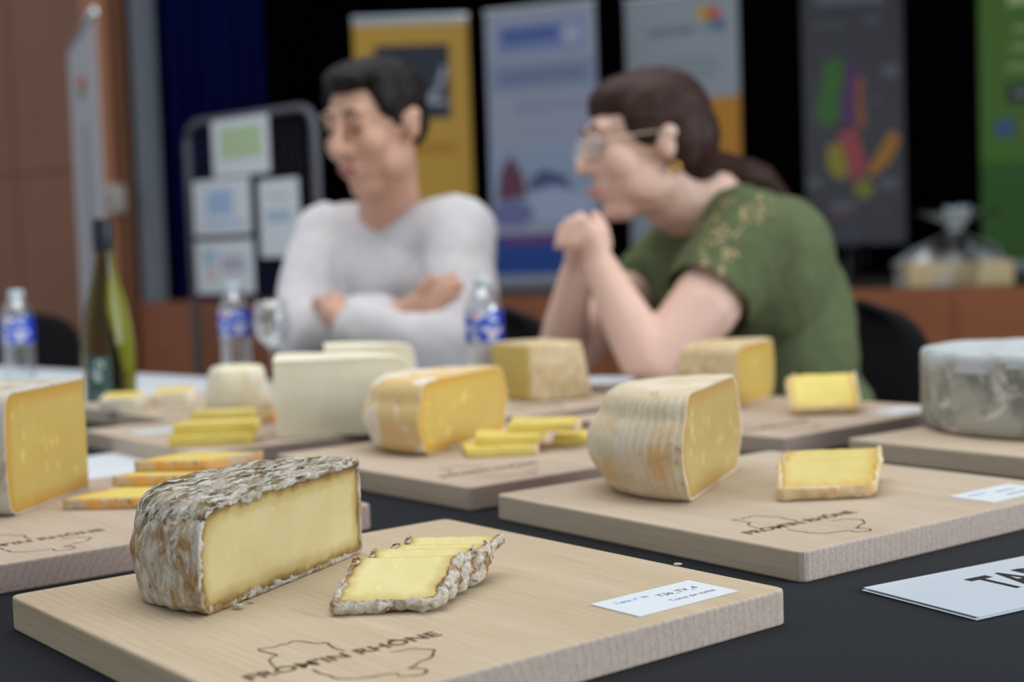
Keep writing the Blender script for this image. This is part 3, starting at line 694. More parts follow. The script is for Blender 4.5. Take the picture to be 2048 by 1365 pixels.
fan(4, (1580, 834), (0.007, 0.0215), 0.02, 0.090, 0.058, 0.0108, math.radians(36), R_SLICE, P_BRIGHT,
    ['front yellow slice of the stack in front of the black chair', 'second yellow slice of the stack in front of the black chair', 'third yellow slice of the stack in front of the black chair', 'back yellow slice of the stack in front of the black chair'],
    'slices of the tan cheese', rw=0.004, amp=0.001, corner=0.014, skew=0.004, step=0.004)
# sticks on the white cheese's board and two far slices
for i, (px, py, ln, yw, tl, lab) in enumerate(((336, 897, 0.098, 0.03, 0, 'lowest of three yellow cheese sticks lying on the board of the white cheeses'), (346, 872, 0.100, 0.04, 0.0130, 'middle of three yellow cheese sticks, propped on the lowest one'), (380, 846, 0.088, 0.03, 0, 'farthest of three yellow cheese sticks, touching the middle one'))):
    p = at(px, py, BT+tl)
    slice_obj('cheese_stick', lab, 'yellow cheese sticks', ln, 0.040, 0.0125, pose(Vector((p.x, p.y, TZ+BT+0.0008+tl)), yw), R_SLICE, P_BRIGHT, rw=0.0012, amp=0.0004, rind_to=-1.0, corner=0.006, seed=i*1.9, step=0.004)
for i, (px, py, lab) in enumerate(((199, 826, 'thin yellow slice with white rind in front of the wine bottle'), (303, 814, 'thin yellow slice with white rind between the wine bottle and the small white cheese'))):
    p = at(px, py, BT)
    slice_obj('cheese_slice', lab, 'slices of the small white cheese', 0.062, 0.05, 0.020, pose(Vector((p.x, p.y, TZ+BT+0.0008)), 0.05, math.radians(6)), R_WHITE, P_BRIGHT, rw=0.003, amp=0.0006, corner=0.010, seed=i*1.1+7, step=0.004)

p = at(512, 850, BT)
slice_obj('cheese_slice', 'brown-edged slice end tucked between the yellow sticks and the white quarter cheese', None, 0.022, 0.045, 0.014, pose(Vector((p.x, p.y, TZ+BT+0.0008)), -0.1), R_ORANGE, P_OLIVE, rw=0.003, amp=0.001, corner=0.006, seed=4.4, step=0.003)
def crumb(px, py, s, z, mat, label):
    bm = bmesh.new(); bmesh.ops.create_icosphere(bm, subdivisions=2, radius=s)
    for v in bm.verts: v.co = Vector((v.co.x*1.8, v.co.y, v.co.z*0.6))*(1+0.5*fbm(v.co, 400, px))
    zm = min(v.co.z for v in bm.verts)
    o = bmobj('crumb', bm, mat); p = at(px, py, z); o.location = (p.x, p.y, TZ+z-zm+0.0005); tag(o, label, 'crumb', 'crumbs on the boards')
crumb(1355, 1133, 0.0016, BT, R_TOMME, 'tiny rind crumb at the far edge of the board, near the printed card')
crumb(476, 1220, 0.0022, BT, R_TOMME, 'pale rind crumb at the foot of the brown-rinded half cheese')
crumb(502, 1209, 0.0014, BT, R_TOMME, 'tiny rind crumb just in front of the brown-rinded half cheese')

# ------------------------------------------------------------------ bottles, glass, plate
def pet(px, y, label):
    p = pd(px, 700, y); e = empty('water_bottle', (p.x, p.y, TZ+0.0006))
    prof = [(0, 0.004), (0.018, 0.0), (0.027, 0.002), (0.031, 0.010)]
    for k in range(7): z = 0.014+k*0.0112; prof += [(0.0318, z), (0.0296, z+0.0056)]
    prof += [(0.0318, 0.0925), (0.0322, 0.095), (0.0322, 0.146), (0.0312, 0.150), (0.029, 0.158), (0.022, 0.172), (0.015, 0.182), (0.0125, 0.187), (0.0125, 0.191)]
    bmobj('body', lathe_bm(prof, 32), M_PET, e)
    bmobj('label', lathe_bm([(0.0324, 0.095), (0.0327, 0.096), (0.0327, 0.145), (0.0324, 0.146)], 32), M_LABEL, e)['label'] = 'blue printed wrap label'
    bm = lathe_bm([(0.0135, 0.185), (0.0148, 0.1855), (0.0148, 0.199), (0.0135, 0.201), (0, 0.201)], 24)
    bmobj('cap', bm, plain('cap_white', S(206, 222, 228), 0.4), e)
    tag(e, label, 'bottle', 'small water bottles')
m, t, b = nm('bottle_label'); M_LABEL = m
v = coords(t); sx = t.nodes.new('ShaderNodeSeparateXYZ'); t.links.new(v, sx.inputs[0])
f = noisef(t, coords(t, (1, 1, 1.6)), 42, 1, 0.4)
cl = ramp(t, f, [(0.40, S(20, 60, 190)), (0.52, S(40, 90, 205)), (0.56, S(214, 218, 236)), (0.64, S(228, 220, 230)), (0.70, S(200, 110, 130))])
t.links.new(cl, b.inputs['Base Color']); b.inputs['Roughness'].default_value = 0.3
pet(970, 2.36, 'water bottle with blue label between the man and the woman')
pet(473, 2.88, 'water bottle with blue label beside the wine glass')
pet(38, 2.90, 'water bottle with blue label on the white cloth, left of the wine bottle')

p = Vector((-0.672, 2.365, 0)); e = empty('wine_bottle', (p.x, p.y, TZ+0.0006), 0)
prof = [(0, 0.012), (0.024, 0.006), (0.034, 0.0), (0.040, 0.003), (0.0425, 0.012), (0.0430, 0.10), (0.0415, 0.132), (0.036, 0.168), (0.026, 0.208), (0.0185, 0.238), (0.0152, 0.256), (0.0148, 0.306), (0.0152, 0.312), (0.012, 0.314), (0, 0.314)]
bmobj('glass_body', lathe_bm(prof, 48), M_WINE, e)
bmobj('foil_capsule', lathe_bm([(0.0160, 0.266), (0.0164, 0.267), (0.0164, 0.318), (0.0150, 0.3205), (0, 0.3205)], 32), plain('black_foil', S(38, 42, 50), 0.4, 0.3), e)['label'] = 'black foil capsule'
bm = bmesh.new(); K = 20; V = []
for z in (0.018, 0.094):
    V.append([bm.verts.new((0.0436*math.cos(-PI*0.5+(-0.78+1.12*k/K)), 0.0436*math.sin(-PI*0.5+(-0.78+1.12*k/K)), z)) for k in range(K+1)])
for k in range(K): bm.faces.new((V[0][k], V[0][k+1], V[1][k+1], V[1][k]))
M_WLABEL = plain('green_label_paper', S(64, 92, 88), 0.5); lb = bmobj('label', bm, M_WLABEL, e); lb['label'] = 'dark green paper label'
bm = bmesh.new()
def label_patch(ang, z, w_, h_, r=0.0439):
    c = []
    for k in range(9):
        a = 2*PI*k/9; aa = -PI*0.5+ang+w_*math.cos(a)/r; c.append(bm.verts.new((r*math.cos(aa), r*math.sin(aa), z+h_*math.sin(a))))
    bm.faces.new(c)
for a_, z_, w_, h_ in ((-0.10, 0.080, 0.008, 0.009), (-0.22, 0.062, 0.006, 0.010), (-0.12, 0.058, 0.004, 0.006), (-0.45, 0.068, 0.003, 0.004), (-0.30, 0.034, 0.010, 0.0015), (-0.30, 0.028, 0.008, 0.0012)): label_patch(a_, z_, w_, h_)
bmobj('label_emblem', bm, plain('label_print', S(190, 204, 200), 0.5), lb, False)
tag(e, 'green glass wine bottle with black foil and dark green label', 'bottle')

p = pd(546, 690, 2.62); e = empty('wine_glass', (p.x, p.y, TZ+0.0006))
bmobj('foot', lathe_bm([(0, 0.0), (0.032, 0.0), (0.033, 0.002), (0.02, 0.004), (0.006, 0.008), (0.0042, 0.014)], 32), M_CLEAR, e)
bmobj('stem', lathe_bm([(0.0042, 0.013), (0.0036, 0.04), (0.0040, 0.076), (0.008, 0.084)], 16), M_CLEAR, e)
bmobj('bowl', lathe_bm([(0.0, 0.080), (0.010, 0.083), (0.026, 0.098), (0.033, 0.118), (0.0335, 0.138), (0.029, 0.168), (0.028, 0.168), (0.0323, 0.138), (0.0318, 0.118), (0.025, 0.100), (0.0, 0.085)], 32), M_CLEAR, e)
tag(e, 'clear stemmed wine glass beside the man with folded arms', 'glass')

p = Vector((0.133, 2.20, 0)); pl = bmobj('plate', lathe_bm([(0, 0.0), (0.032, 0.0), (0.036, 0.003), (0.055, 0.014), (0.056, 0.016), (0.054, 0.016), (0.035, 0.006), (0, 0.005)], 40), plain('white_china', S(214, 220, 226), 0.25))
pl.location = (p.x, p.y, TZ+BT+0.0008); tag(pl, 'small white plate behind the block-shaped cheese, beside the woman\'s elbow', 'plate')

# ------------------------------------------------------------------ chairs
def chair(x, y, yaw, label):
    """local +y is the facing direction"""
    e = empty('chair', (x, y, 0), yaw)
    bmobj('seat', box_bm(-0.22, 0.22, -0.20, 0.24, 0.41, 0.472, 0.025, 3), M_CHAIR, e)
    vs = []; fs = []; nx_, nz_ = 20, 16
    for lay in (0, 1):
        for k in range(nz_+1):
            for i in range(nx_+1):
                s = -1+2*i/nx_; tt = k/nz_
                hw = 0.225*(1-0.10*tt)*(1 if tt < 0.62 else math.sqrt(max(0.0, 1-((tt-0.62)/0.385)**2.6)))
                z = 0.54+0.335*tt; yy = -0.23-0.07*tt+0.045*s*s+(0.035 if lay else 0)*(1-0.8*max(0, abs(s)-0.8)/0.2)
                vs.append((s*hw, yy, z))
    W_ = nx_+1; off = W_*(nz_+1)
    for k in range(nz_):
        for i in range(nx_):
            a = k*W_+i; fs.append((a, a+1, a+W_+1, a+W_)); fs.append((off+a, off+a+W_, off+a+W_+1, off+a+1))
    for i in range(nx_): fs.append((i, off+i, off+i+1, i+1)); a = nz_*W_+i; fs.append((a, a+1, off+a+1, off+a))
    for k in range(nz_): a = k*W_; fs.append((a, a+W_, off+a+W_, off+a)); a += nx_; fs.append((a, off+a, off+a+W_, a+W_))
    pyobj('backrest', vs, fs, M_CHAIR, e)
    for s in (-1, 1):
        bmobj('leg', tube_bm([(s*0.19, 0.20, 0.0), (s*0.19, 0.19, 0.43)], 0.012, 10), M_METAL, e)
        bmobj('leg', tube_bm([(s*0.19, -0.26, 0.0), (s*0.19, -0.19, 0.43)], 0.012, 10), M_METAL, e)
        bmobj('back_support', tube_bm([(s*0.17, -0.18, 0.44), (s*0.17, -0.235, 0.50), (s*0.17, -0.245, 0.60)], 0.010, 8), M_METAL, e)
    tag(e, label, 'chair', 'black upholstered chairs')
def chair_facing(bx, by, fx, fy, label):
    f_ = Vector((fx, fy)).normalized(); chair(bx+f_.x*0.27, by+f_.y*0.27, math.atan2(f_.y, f_.x)-PI/2, label)
chair_facing(0.672, 2.784, -0.80, -0.60, 'black upholstered chair behind the woman in the green top')
chair_facing(-0.028, 3.10, -0.68, -0.73, 'black upholstered chair behind the man in the pale sweater')
chair_facing(-1.43, 4.16, -0.735, 0.677, 'black upholstered chair beyond the white cloth, near the leftmost water bottle')

# ------------------------------------------------------------------ grid stand with papers
gy0, gy1 = 5.75, 5.25
A = pd(372, 240, gy0); B = pd(628, 222, gy1)
gd = Vector((B.x-A.x, B.y-A.y, 0)); gw = gd.length; gyaw = math.atan2(gd.y, gd.x)
gs = empty('display_grid', (A.x, A.y, 0), gyaw); gt = (A.z+B.z)/2
pts = [(0, 0, 0.0), (0, 0, gt-0.08)]+[(0.08-0.08*math.cos(a), 0, gt-0.08+0.08*math.sin(a)) for a in [PI/2*k/6 for k in range(1, 7)]]
pts += [(gw-0.08+0.08*math.sin(a), 0, gt-0.08+0.08*math.cos(a)) for a in [PI/2*k/6 for k in range(0, 7)]]+[(gw, 0, 0.0)]
M_TUBE = plain('frame_grey', S(104, 104, 112), 0.5, 0.3)
bmobj('frame', tube_bm(pts, 0.016, 10), M_TUBE, gs)
bm = bmesh.new()
for k in range(1, 20): x = gw*k/20; tube_bm([(x, 0, 0.35), (x, 0, gt-0.02)], 0.0018, 5, bm)
for k in range(0, 30): z = 0.36+(gt-0.42)*k/29; tube_bm([(0.01, 0.003, z), (gw-0.01, 0.003, z)], 0.0018, 5, bm)
bmobj('wire_mesh', bm, plain('wire_black', S(48, 46, 60), 0.5), gs)['kind'] = 'stuff'
for s in (0, gw): bmobj('foot', box_bm(s-0.02, s+0.02, -0.22, 0.22, 0.0, 0.025, 0.006), M_TUBE, gs)
tag(gs, 'grey tubular display grid stand carrying four sheets', 'display stand')
def grid_y(px):
    dx = (px-1024)/FPX; return None
def on_grid(px, py):
    """intersection of the pixel ray with the grid plane"""
    d = FW + (px-1024)/FPX*RT - (py-682.5)/FPX*UP; n_ = Vector((-gd.y, gd.x, 0)).normalized()
    s = (A-CAM).dot(n_)/d.dot(n_); q = CAM+d*s; return ((q-A).dot(gd.normalized()), q.z)
for (x0, y0, x1, y1), marks, lab in (
    ((432, 244, 550, 345), [(0.15, 0.30, 0.88, 0.85, S(190, 214, 170))], 'landscape sheet with green print pinned at the top of the grid stand'),
    ((395, 364, 513, 466), [(0.25, 0.35, 0.70, 0.80, S(170, 196, 232)), (0.2, 0.15, 0.9, 0.25, S(184, 200, 226))], 'landscape sheet with blue print pinned midway on the grid stand'),
    ((526, 362, 612, 512), [(0.2, 0.45, 0.8, 0.6, S(172, 196, 216)), (0.25, 0.75, 0.75, 0.8, S(190, 200, 204))], 'portrait sheet pinned on the grid stand next to the man\'s shoulder'),
    ((400, 484, 520, 586), [(0.14, 0.55, 0.36, 0.82, S(170, 205, 224)), (0.2, 0.25, 0.34, 0.5, S(222, 196, 190)), (0.45, 0.4, 0.85, 0.7, S(186, 188, 204))], 'landscape sheet with a small emblem pinned lowest on the grid stand')):
    u0, z1 = on_grid(x0, y0); u1, z0 = on_grid(x1, y1)
    o = bmobj('pinned_sheet', box_bm(u0, u1, -0.024, -0.022, z0, z1), M_PAPER, None, False); o.location = gs.location; o.rotation_euler = gs.rotation_euler
    for a_, b_, c_, d_, col in marks:
        bmobj('print', box_bm(u0+(u1-u0)*a_, u0+(u1-u0)*c_, -0.0245, -0.024, z0+(z1-z0)*b_, z0+(z1-z0)*d_), plain('print_ink', col, 0.6), o, False)
    tag(o, lab, 'paper', 'sheets pinned on the grid stand')

# ------------------------------------------------------------------ banners
def banner(name, xl, dl, xr, dr, ztop, zbot, floor, col, arts, label, foot=True, top=None):
    """xl/xr pixel columns measured at the top; dl/dr depths; arts: (u0,v0,u1,v1,colour) with v from the bottom; or ('poly', pts, colour)"""
    a, c = pd(xl, 100, dl), pd(xr, 100, dr); d = Vector((c.x-a.x, c.y-a.y, 0)); W_ = d.length
    e = empty(name, (a.x, a.y, floor), math.atan2(d.y, d.x)); H0, H1 = zbot-floor, ztop-floor
    bmobj('printed_sheet', box_bm(0, W_, -0.001, 0.001, H0, H1), plain(name+'_ground', col, 0.45), e, False)
    for i, art in enumerate(arts):
        off = -0.0015-0.0004*i
        if art[0] == 'poly':
            bm = bmesh.new(); bm.faces.new([bm.verts.new((u*W_, off, H0+(H1-H0)*v_)) for u, v_ in art[1]]); mt = art[2]
        else:
            u0, v0, u1, v1, mt = art; bm = bmesh.new()
            bm.faces.new([bm.verts.new((u*W_, off, H0+(H1-H0)*v_)) for u, v_ in ((u0, v0), (u1, v0), (u1, v1), (u0, v1))])
        bmobj('print', bm, plain('print', mt, 0.5), e, False)
    bmobj('top_rail', box_bm(-0.005, W_+0.005, -0.012, 0.012, H1-0.01, H1+0.022, 0.004), M_CHROME if top is None else top, e)
    bmobj('pole', tube_bm([(W_/2, 0.03, 0.05), (W_/2, 0.03, H1)], 0.011, 8), M_METAL, e)
    if foot:
        bmobj('base_cassette', box_bm(-0.01, W_+0.01, -0.07, 0.09, 0.0, 0.085, 0.012), plain('cassette', S(150, 152, 156), 0.4, 0.6), e)
    else:
        bmobj('foot', tube_bm([(W_*0.25, -0.03, 0.015), (W_*0.58, -0.03, 0.015), (W_*0.58, -0.03, H0+0.02)], 0.016, 8), M_CHROME, e)
        bmobj('foot', tube_bm([(W_*0.5, -0.03, 0.015), (W_*0.5, 0.32, 0.015), (W_*0.5, 0.03, H0+0.3)], 0.012, 8), M_CHROME, e)
    tag(e, label, 'banner', 'roll-up banners')
def zpx(px, py, y): return pd(px, py, y).z
def ell(cx, cy, rx, ry, n=14): return [(cx+rx*math.cos(2*PI*k/n), cy+ry*math.sin(2*PI*k/n)) for k in range(n)]
NV = S(48, 52, 66)
banner('yellow_banner', 707, 9.6, 937, 9.6, zpx(820, 36, 9.6), SZ+0.07, SZ, S(214, 166, 62), [
    (0.0, 0.975, 1, 1.0, S(205, 200, 190)), (0.18, 0.62, 0.83, 0.90, NV),
    ('poly', [(0.60, 0.70), (0.66, 0.69), (0.74, 0.72), (0.81, 0.80), (0.80, 0.825), (0.75, 0.80), (0.70, 0.73)], S(170, 176, 186)),
    ('poly', [(0.56, 0.68), (0.80, 0.67), (0.80, 0.69), (0.62, 0.70)], S(170, 176, 186)), (0.42, 0.49, 0.86, 0.53, S(196, 140, 44))],
    'yellow roll-up banner with dark square emblem behind the man')
BL = S(150, 160, 188)
banner('blue_banner', 972, 9.4, 1192, 9.1, zpx(1085, 16, 9.25), SZ+0.07, SZ, S(168, 172, 190), [
    (0.10, 0.84, 0.90, 0.95, S(132, 146, 190)), (0.16, 0.88, 0.66, 0.93, S(84, 104, 168)), (0.72, 0.86, 0.86, 0.93, S(178, 186, 206)),
    (0.04, 0.70, 0.98, 0.81, S(142, 154, 180)), (0.12, 0.735, 0.9, 0.775, S(120, 132, 166)), (0.25, 0.62, 0.95, 0.67, S(158, 160, 182)), (0.3, 0.54, 0.9, 0.59, S(166, 168, 192)),
    (0.0, 0.30, 1.0, 0.50, S(158, 172, 196)), ('poly', [(0.06, 0.30), (0.34, 0.31), (0.30, 0.40), (0.20, 0.47), (0.10, 0.41)], S(112, 66, 86)),
    ('poly', [(0.34, 0.33), (0.62, 0.35), (0.76, 0.32), (0.7, 0.38), (0.5, 0.41), (0.38, 0.38)], S(80, 92, 134)), ('poly', ell(0.6, 0.27, 0.34, 0.06), S(178, 184, 212)),
    ('poly', ell(0.2, 0.25, 0.2, 0.05), S(120, 124, 172)), (0.0, 0.02, 1.0, 0.17, S(36, 74, 150)), (0.1, 0.135, 0.75, 0.165, S(120, 70, 130))],
    'pale blue and white roll-up banner between the man and the woman')
OR = S(206, 140, 44)
banner('white_banner', 1252, 9.3, 1478, 9.0, zpx(1365, -8, 9.15), SZ+0.07, SZ, S(164, 170, 178), [
    (0.20, 0.865, 0.62, 0.89, S(128, 134, 142)), ('poly', ell(0.70, 0.93, 0.06, 0.03), S(214, 170, 70)), ('poly', ell(0.79, 0.925, 0.06, 0.03), S(204, 104, 80)), ('poly', ell(0.75, 0.885, 0.05, 0.02), S(80, 160, 170)), ('poly', ell(0.84, 0.885, 0.05, 0.02), S(92, 100, 150)),
    (0.3, 0.765, 0.8, 0.775, S(140, 146, 154)), (0.25, 0.735, 0.85, 0.745, S(140, 146, 154)), (0.3, 0.705, 0.8, 0.715, S(140, 146, 154)),
    ('poly', [(0.64, 0.0), (1.0, 0.0), (1.0, 0.635), (0.70, 0.625), (0.64, 0.58)], OR)],
    'white roll-up banner with orange lower corner behind the woman\'s head')
G = S(66, 128, 44); Pu = S(110, 50, 122); Rd = S(196, 80, 90); Yl = S(176, 160, 40); Og = S(208, 138, 40); WH = S(120, 120, 130)
banner('dark_banner', 1605, 9.9, 1806, 9.9, zpx(1705, -70, 9.9), zpx(1705, 490, 9.9), SZ, S(62, 60, 70), [
    ('poly', [(0.22, 0.66), (0.38, 0.67), (0.40, 0.60), (0.34, 0.52), (0.36, 0.46), (0.22, 0.42), (0.10, 0.47), (0.16, 0.55), (0.20, 0.60)], G),
    ('poly', [(0.44, 0.64), (0.52, 0.65), (0.54, 0.58), (0.48, 0.50), (0.50, 0.43), (0.38, 0.44), (0.38, 0.52), (0.42, 0.58)], Pu),
    ('poly', [(0.54, 0.60), (0.60, 0.60), (0.58, 0.52), (0.62, 0.44), (0.54, 0.41), (0.52, 0.50)], S(190, 100, 60)),
    ('poly', [(0.32, 0.40), (0.52, 0.42), (0.58, 0.33), (0.62, 0.28), (0.50, 0.22), (0.44, 0.26), (0.40, 0.33)], Rd),
    ('poly', [(0.22, 0.36), (0.36, 0.37), (0.42, 0.30), (0.42, 0.24), (0.30, 0.24), (0.22, 0.28)], Yl), ('poly', [(0.60, 0.24), (0.74, 0.26), (0.86, 0.30), (0.96, 0.38), (0.86, 0.41), (0.78, 0.36), (0.66, 0.29)], Og),
    ('poly', ell(0.58, 0.20, 0.10, 0.035), S(150, 150, 50)),
    (0.12, 0.86, 0.82, 0.90, WH), (0.10, 0.78, 0.45, 0.80, S(96, 96, 106)), (0.60, 0.79, 0.78, 0.815, S(104, 104, 114)), (0.78, 0.60, 0.95, 0.64, WH), (0.62, 0.50, 0.74, 0.53, S(92, 92, 104)),
    (0.02, 0.215, 0.16, 0.245, WH), (0.74, 0.20, 0.92, 0.235, WH), (0.24, 0.125, 0.48, 0.155, WH), (0.24, 0.10, 0.44, 0.118, S(124, 74, 62)), (0.72, 0.11, 0.82, 0.14, S(96, 92, 98)), (0.32, 0.03, 0.54, 0.05, S(84, 86, 98))],
    'dark grey banner with a coloured region map behind the woman', foot=False, top=plain('dark_rail', S(50, 50, 56), 0.5))
GT = S(100, 150, 60)
banner('green_banner', 1958, 9.3, 2190, 9.0, zpx(2070, -80, 9.15), SZ+0.07, SZ, S(84, 128, 38), [
    (0.0, 0.0, 1.0, 0.34, S(58, 104, 36)), (0.26, 0.86, 0.8, 0.90, S(190, 210, 150)), (0.3, 0.77, 0.8, 0.79, S(150, 180, 110)), (0.28, 0.71, 0.85, 0.73, S(150, 180, 110)), (0.24, 0.645, 0.85, 0.665, S(150, 180, 110)),
    (0.24, 0.535, 0.9, 0.60, S(40, 52, 42)), (0.30, 0.555, 0.8, 0.58, S(130, 140, 130)), ('poly', ell(0.22, 0.455, 0.09, 0.033), S(72, 104, 150)), ('poly', ell(0.48, 0.455, 0.09, 0.033), S(176, 104, 108))],
    'green roll-up banner behind the wrapped gift crate')
# tall white banner standing on the hall floor, seen almost edge-on
lt, rt = pd(140, 112, 6.5), pd(194, 28, 5.6)
banner('white_flag_banner', 136, 6.5, 192, 5.6, 1.99, 0.08, 0.0, S(196, 196, 204), [
    ('poly', ell(0.40, 0.90, 0.13, 0.012), S(214, 130, 60)), ('poly', ell(0.52, 0.885, 0.13, 0.012), S(200, 80, 60)), ('poly', ell(0.45, 0.868, 0.14, 0.012), S(100, 150, 70)),
    (0.44, 0.45, 0.58, 0.80, S(160, 160, 172))], 'tall white banner standing nearly edge-on against the brown wall')

# ------------------------------------------------------------------ wrapped gift crate on the stage edge
p = pd(1912, 560, 7.12); e = empty('gift_crate', (p.x, p.y, SZ+0.001), SYAW*0.25)
M_CRATE = plain('pale_crate_wood', S(206, 184, 138), 0.6)
bmobj('crate_side', box_bm(-0.25, 0.25, -0.15, -0.138, 0, 0.12, 0.003), M_CRATE, e); bmobj('crate_side', box_bm(-0.25, 0.25, 0.138, 0.15, 0, 0.12, 0.003), M_CRATE, e)
bmobj('crate_end', box_bm(-0.25, -0.238, -0.138, 0.138, 0, 0.12, 0.003), M_CRATE, e); bmobj('crate_end', box_bm(0.238, 0.25, -0.138, 0.138, 0, 0.12, 0.003), M_CRATE, e)
bmobj('crate_bottom', box_bm(-0.238, 0.238, -0.138, 0.138, 0, 0.01), M_CRATE, e)
def crumpled(rings, seg, seed, amp):
    bm = bmesh.new(); R_ = []
    for rx, ry, z in rings:
        R_.append([bm.verts.new((rx*math.cos(2*PI*k/seg)*(1+amp*fbm((k*0.9, z*30, seed), 1.0)), ry*math.sin(2*PI*k/seg)*(1+amp*fbm((k*0.7, z*20, seed+3), 1.0)), z+0.05*amp*fbm((k, z*9, 5), 0.8))) for k in range(seg)])
    for a, c in zip(R_, R_[1:]):
        for k in range(seg): bm.faces.new((a[k], a[(k+1) % seg], c[(k+1) % seg], c[k]))
    return bm
bmobj('cellophane_wrap', crumpled([(0.262, 0.162, 0.004), (0.265, 0.165, 0.12), (0.20, 0.13, 0.18), (0.09, 0.07, 0.24), (0.03, 0.03, 0.285), (0.07, 0.06, 0.32), (0.20, 0.15, 0.37), (0.24, 0.17, 0.36)], 28, 2, 0.35), M_CELLO, e, False)
bmobj('ribbon_tie', lathe_bm([(0.0, 0.275), (0.034, 0.276), (0.038, 0.285), (0.034, 0.296), (0.0, 0.297)], 20), plain('ribbon_white', S(226, 232, 234), 0.3), e)
bm = bmesh.new()
for k in range(7):
    a = 2*PI*k/7; tube_bm([(0.01*math.cos(a), -0.03+0.01*math.sin(a), 0.29), (0.045*math.cos(a), -0.05+0.03*math.sin(a), 0.335+0.012*(k % 2)), (0.055*math.cos(a+0.4), -0.06+0.03*math.sin(a+0.4), 0.385), (0.015*math.cos(a+0.8), -0.04, 0.375)], [0.006, 0.018, 0.018, 0.005], 8, bm)
bmobj('bow', bm, plain('silver_bow', S(226, 236, 240), 0.3), e)['label'] = 'silver white bow'
bm = bmesh.new()
for k, (x, y_, r_) in enumerate(((-0.15, 0.0, 0.07), (0.0, 0.03, 0.08), (0.14, -0.02, 0.07))):
    b2 = lathe_bm([(0, 0.0), (r_*0.9, 0.0), (r_, 0.01), (r_, 0.10), (r_*0.6, 0.14), (0, 0.15)], 18, bm, (x, y_, 0.012))
bmobj('contents', bm, plain('packed_goods', S(176, 168, 160), 0.6), e)
tag(e, 'pale wooden gift crate wrapped in cellophane with a silver bow on the stage edge', 'gift crate')

# ------------------------------------------------------------------ people
def basis(fwd, upv=(0, 0, 1)):
    f_ = Vector(fwd).normalized(); l_ = Vector(upv).cross(f_).normalized(); u_ = f_.cross(l_); return f_, l_, u_
class Prims:
    def __init__(s): s.bm = bmesh.new()
    def ell(s, c, rad, axes=None):
        M = Matrix.Translation(c)
        if axes:
            x, y, z = axes; M = M @ Matrix(((x.x, y.x, z.x, 0), (x.y, y.y, z.y, 0), (x.z, y.z, z.z, 0), (0, 0, 0, 1)))
        bmesh.ops.create_icosphere(s.bm, subdivisions=3, radius=1.0, matrix=M @ Matrix.Diagonal((*rad, 1)))
    def cap(s, a, ra, b, rb):
        a, b = Vector(a), Vector(b); n = max(3, int((b-a).length/(0.45*min(ra, rb)))+1)
        for i in range(n+1):
            f_ = i/n; bmesh.ops.create_icosphere(s.bm, subdivisions=2, radius=ra+(rb-ra)*f_, matrix=Matrix.Translation(a.lerp(b, f_)))
    def chain(s, pts):
        for (a, ra), (b, rb) in zip(pts, pts[1:]): s.cap(a, ra, b, rb)
    def build(s, name, mat, parent, voxel, smooth=4, keep=None, disp=None):
        me = bpy.data.meshes.new(name); s.bm.to_mesh(me); s.bm.free()
        o = bpy.data.objects.new(name, me); COL.objects.link(o)
        r = o.modifiers.new('r', 'REMESH'); r.mode = 'VOXEL'; r.voxel_size = voxel
        sm = o.modifiers.new('s', 'SMOOTH'); sm.factor = 0.5; sm.iterations = smooth
        dg = bpy.context.evaluated_depsgraph_get(); dg.update()
        nm_ = bpy.data.meshes.new_from_object(o.evaluated_get(dg)); bpy.data.objects.remove(o); bpy.data.meshes.remove(me)
        if keep or disp:
            bm = bmesh.new(); bm.from_mesh(nm_)
            if keep: bmesh.ops.delete(bm, geom=[v for v in bm.verts if not keep(v.co)], context='VERTS')
            if disp:
                bm.normal_update()
                for v in bm.verts: v.co += v.normal*disp(v.co)
            bm.to_mesh(nm_); bm.free()
        return mobj(name, nm_, mat, parent)
def skin_mat(name, c1, c2):
    m, t, b = nm(name); f = noisef(t, coords(t), 9, 3); t.links.new(ramp(t, f, [(0.3, c1), (0.7, c2)]), b.inputs['Base Color'])
    b.inputs['Roughness'].default_value = 0.5; b.inputs['Subsurface Weight'].default_value = 0.15; b.inputs['Subsurface Radius'].default_value = (0.02, 0.008, 0.004); b.inputs['Subsurface Scale'].default_value = 0.5
    return m
def head(P, c, fwd, k, upv=(0, 0, 1)):
    f_, l_, u_ = basis(fwd, upv)
    q = lambda lx, fx, ux: c+(l_*lx+f_*fx+u_*ux)*k
    ax = (l_, f_, u_); E = lambda p_, r_: P.ell(q(*p_), tuple(x*k for x in r_), ax)
    E((0, -0.005, 0.020), (0.074, 0.092, 0.084)); E((0, 0.030, -0.045), (0.058, 0.062, 0.074)); E((0, 0.052, -0.10), (0.032, 0.030, 0.026)); E((0, 0.068, -0.108), (0.020, 0.018, 0.017))
    for s in (-1, 1):
        E((s*0.038, 0.058, -0.030), (0.026, 0.030, 0.030)); E((s*0.048, 0.015, -0.070), (0.020, 0.045, 0.032)); E((s*0.028, 0.080, 0.028), (0.026, 0.013, 0.010))
        E((s*0.076, -0.012, -0.008), (0.008, 0.018, 0.030)); E((s*0.079, -0.018, 0.006), (0.009, 0.014, 0.014)); P.cap(q(s*0.010, 0.098, -0.036), 0.008*k, q(s*0.011, 0.092, -0.040), 0.008*k)
        E((s*0.031, 0.072, 0.003), (0.015, 0.012, 0.010)); E((s*0.031, 0.0765, 0.0085), (0.0165, 0.0135, 0.0085)); E((s*0.031, 0.074, -0.0085), (0.015, 0.011, 0.007))
    P.chain([(q(0, 0.088, 0.018), 0.009*k), (q(0, 0.104, -0.012), 0.010*k), (q(0, 0.113, -0.032), 0.0115*k)])
    E((0, 0.083, -0.068), (0.026, 0.014, 0.008)); E((0, 0.081, -0.080), (0.022, 0.013, 0.008))
    return q, (f_, l_, u_)
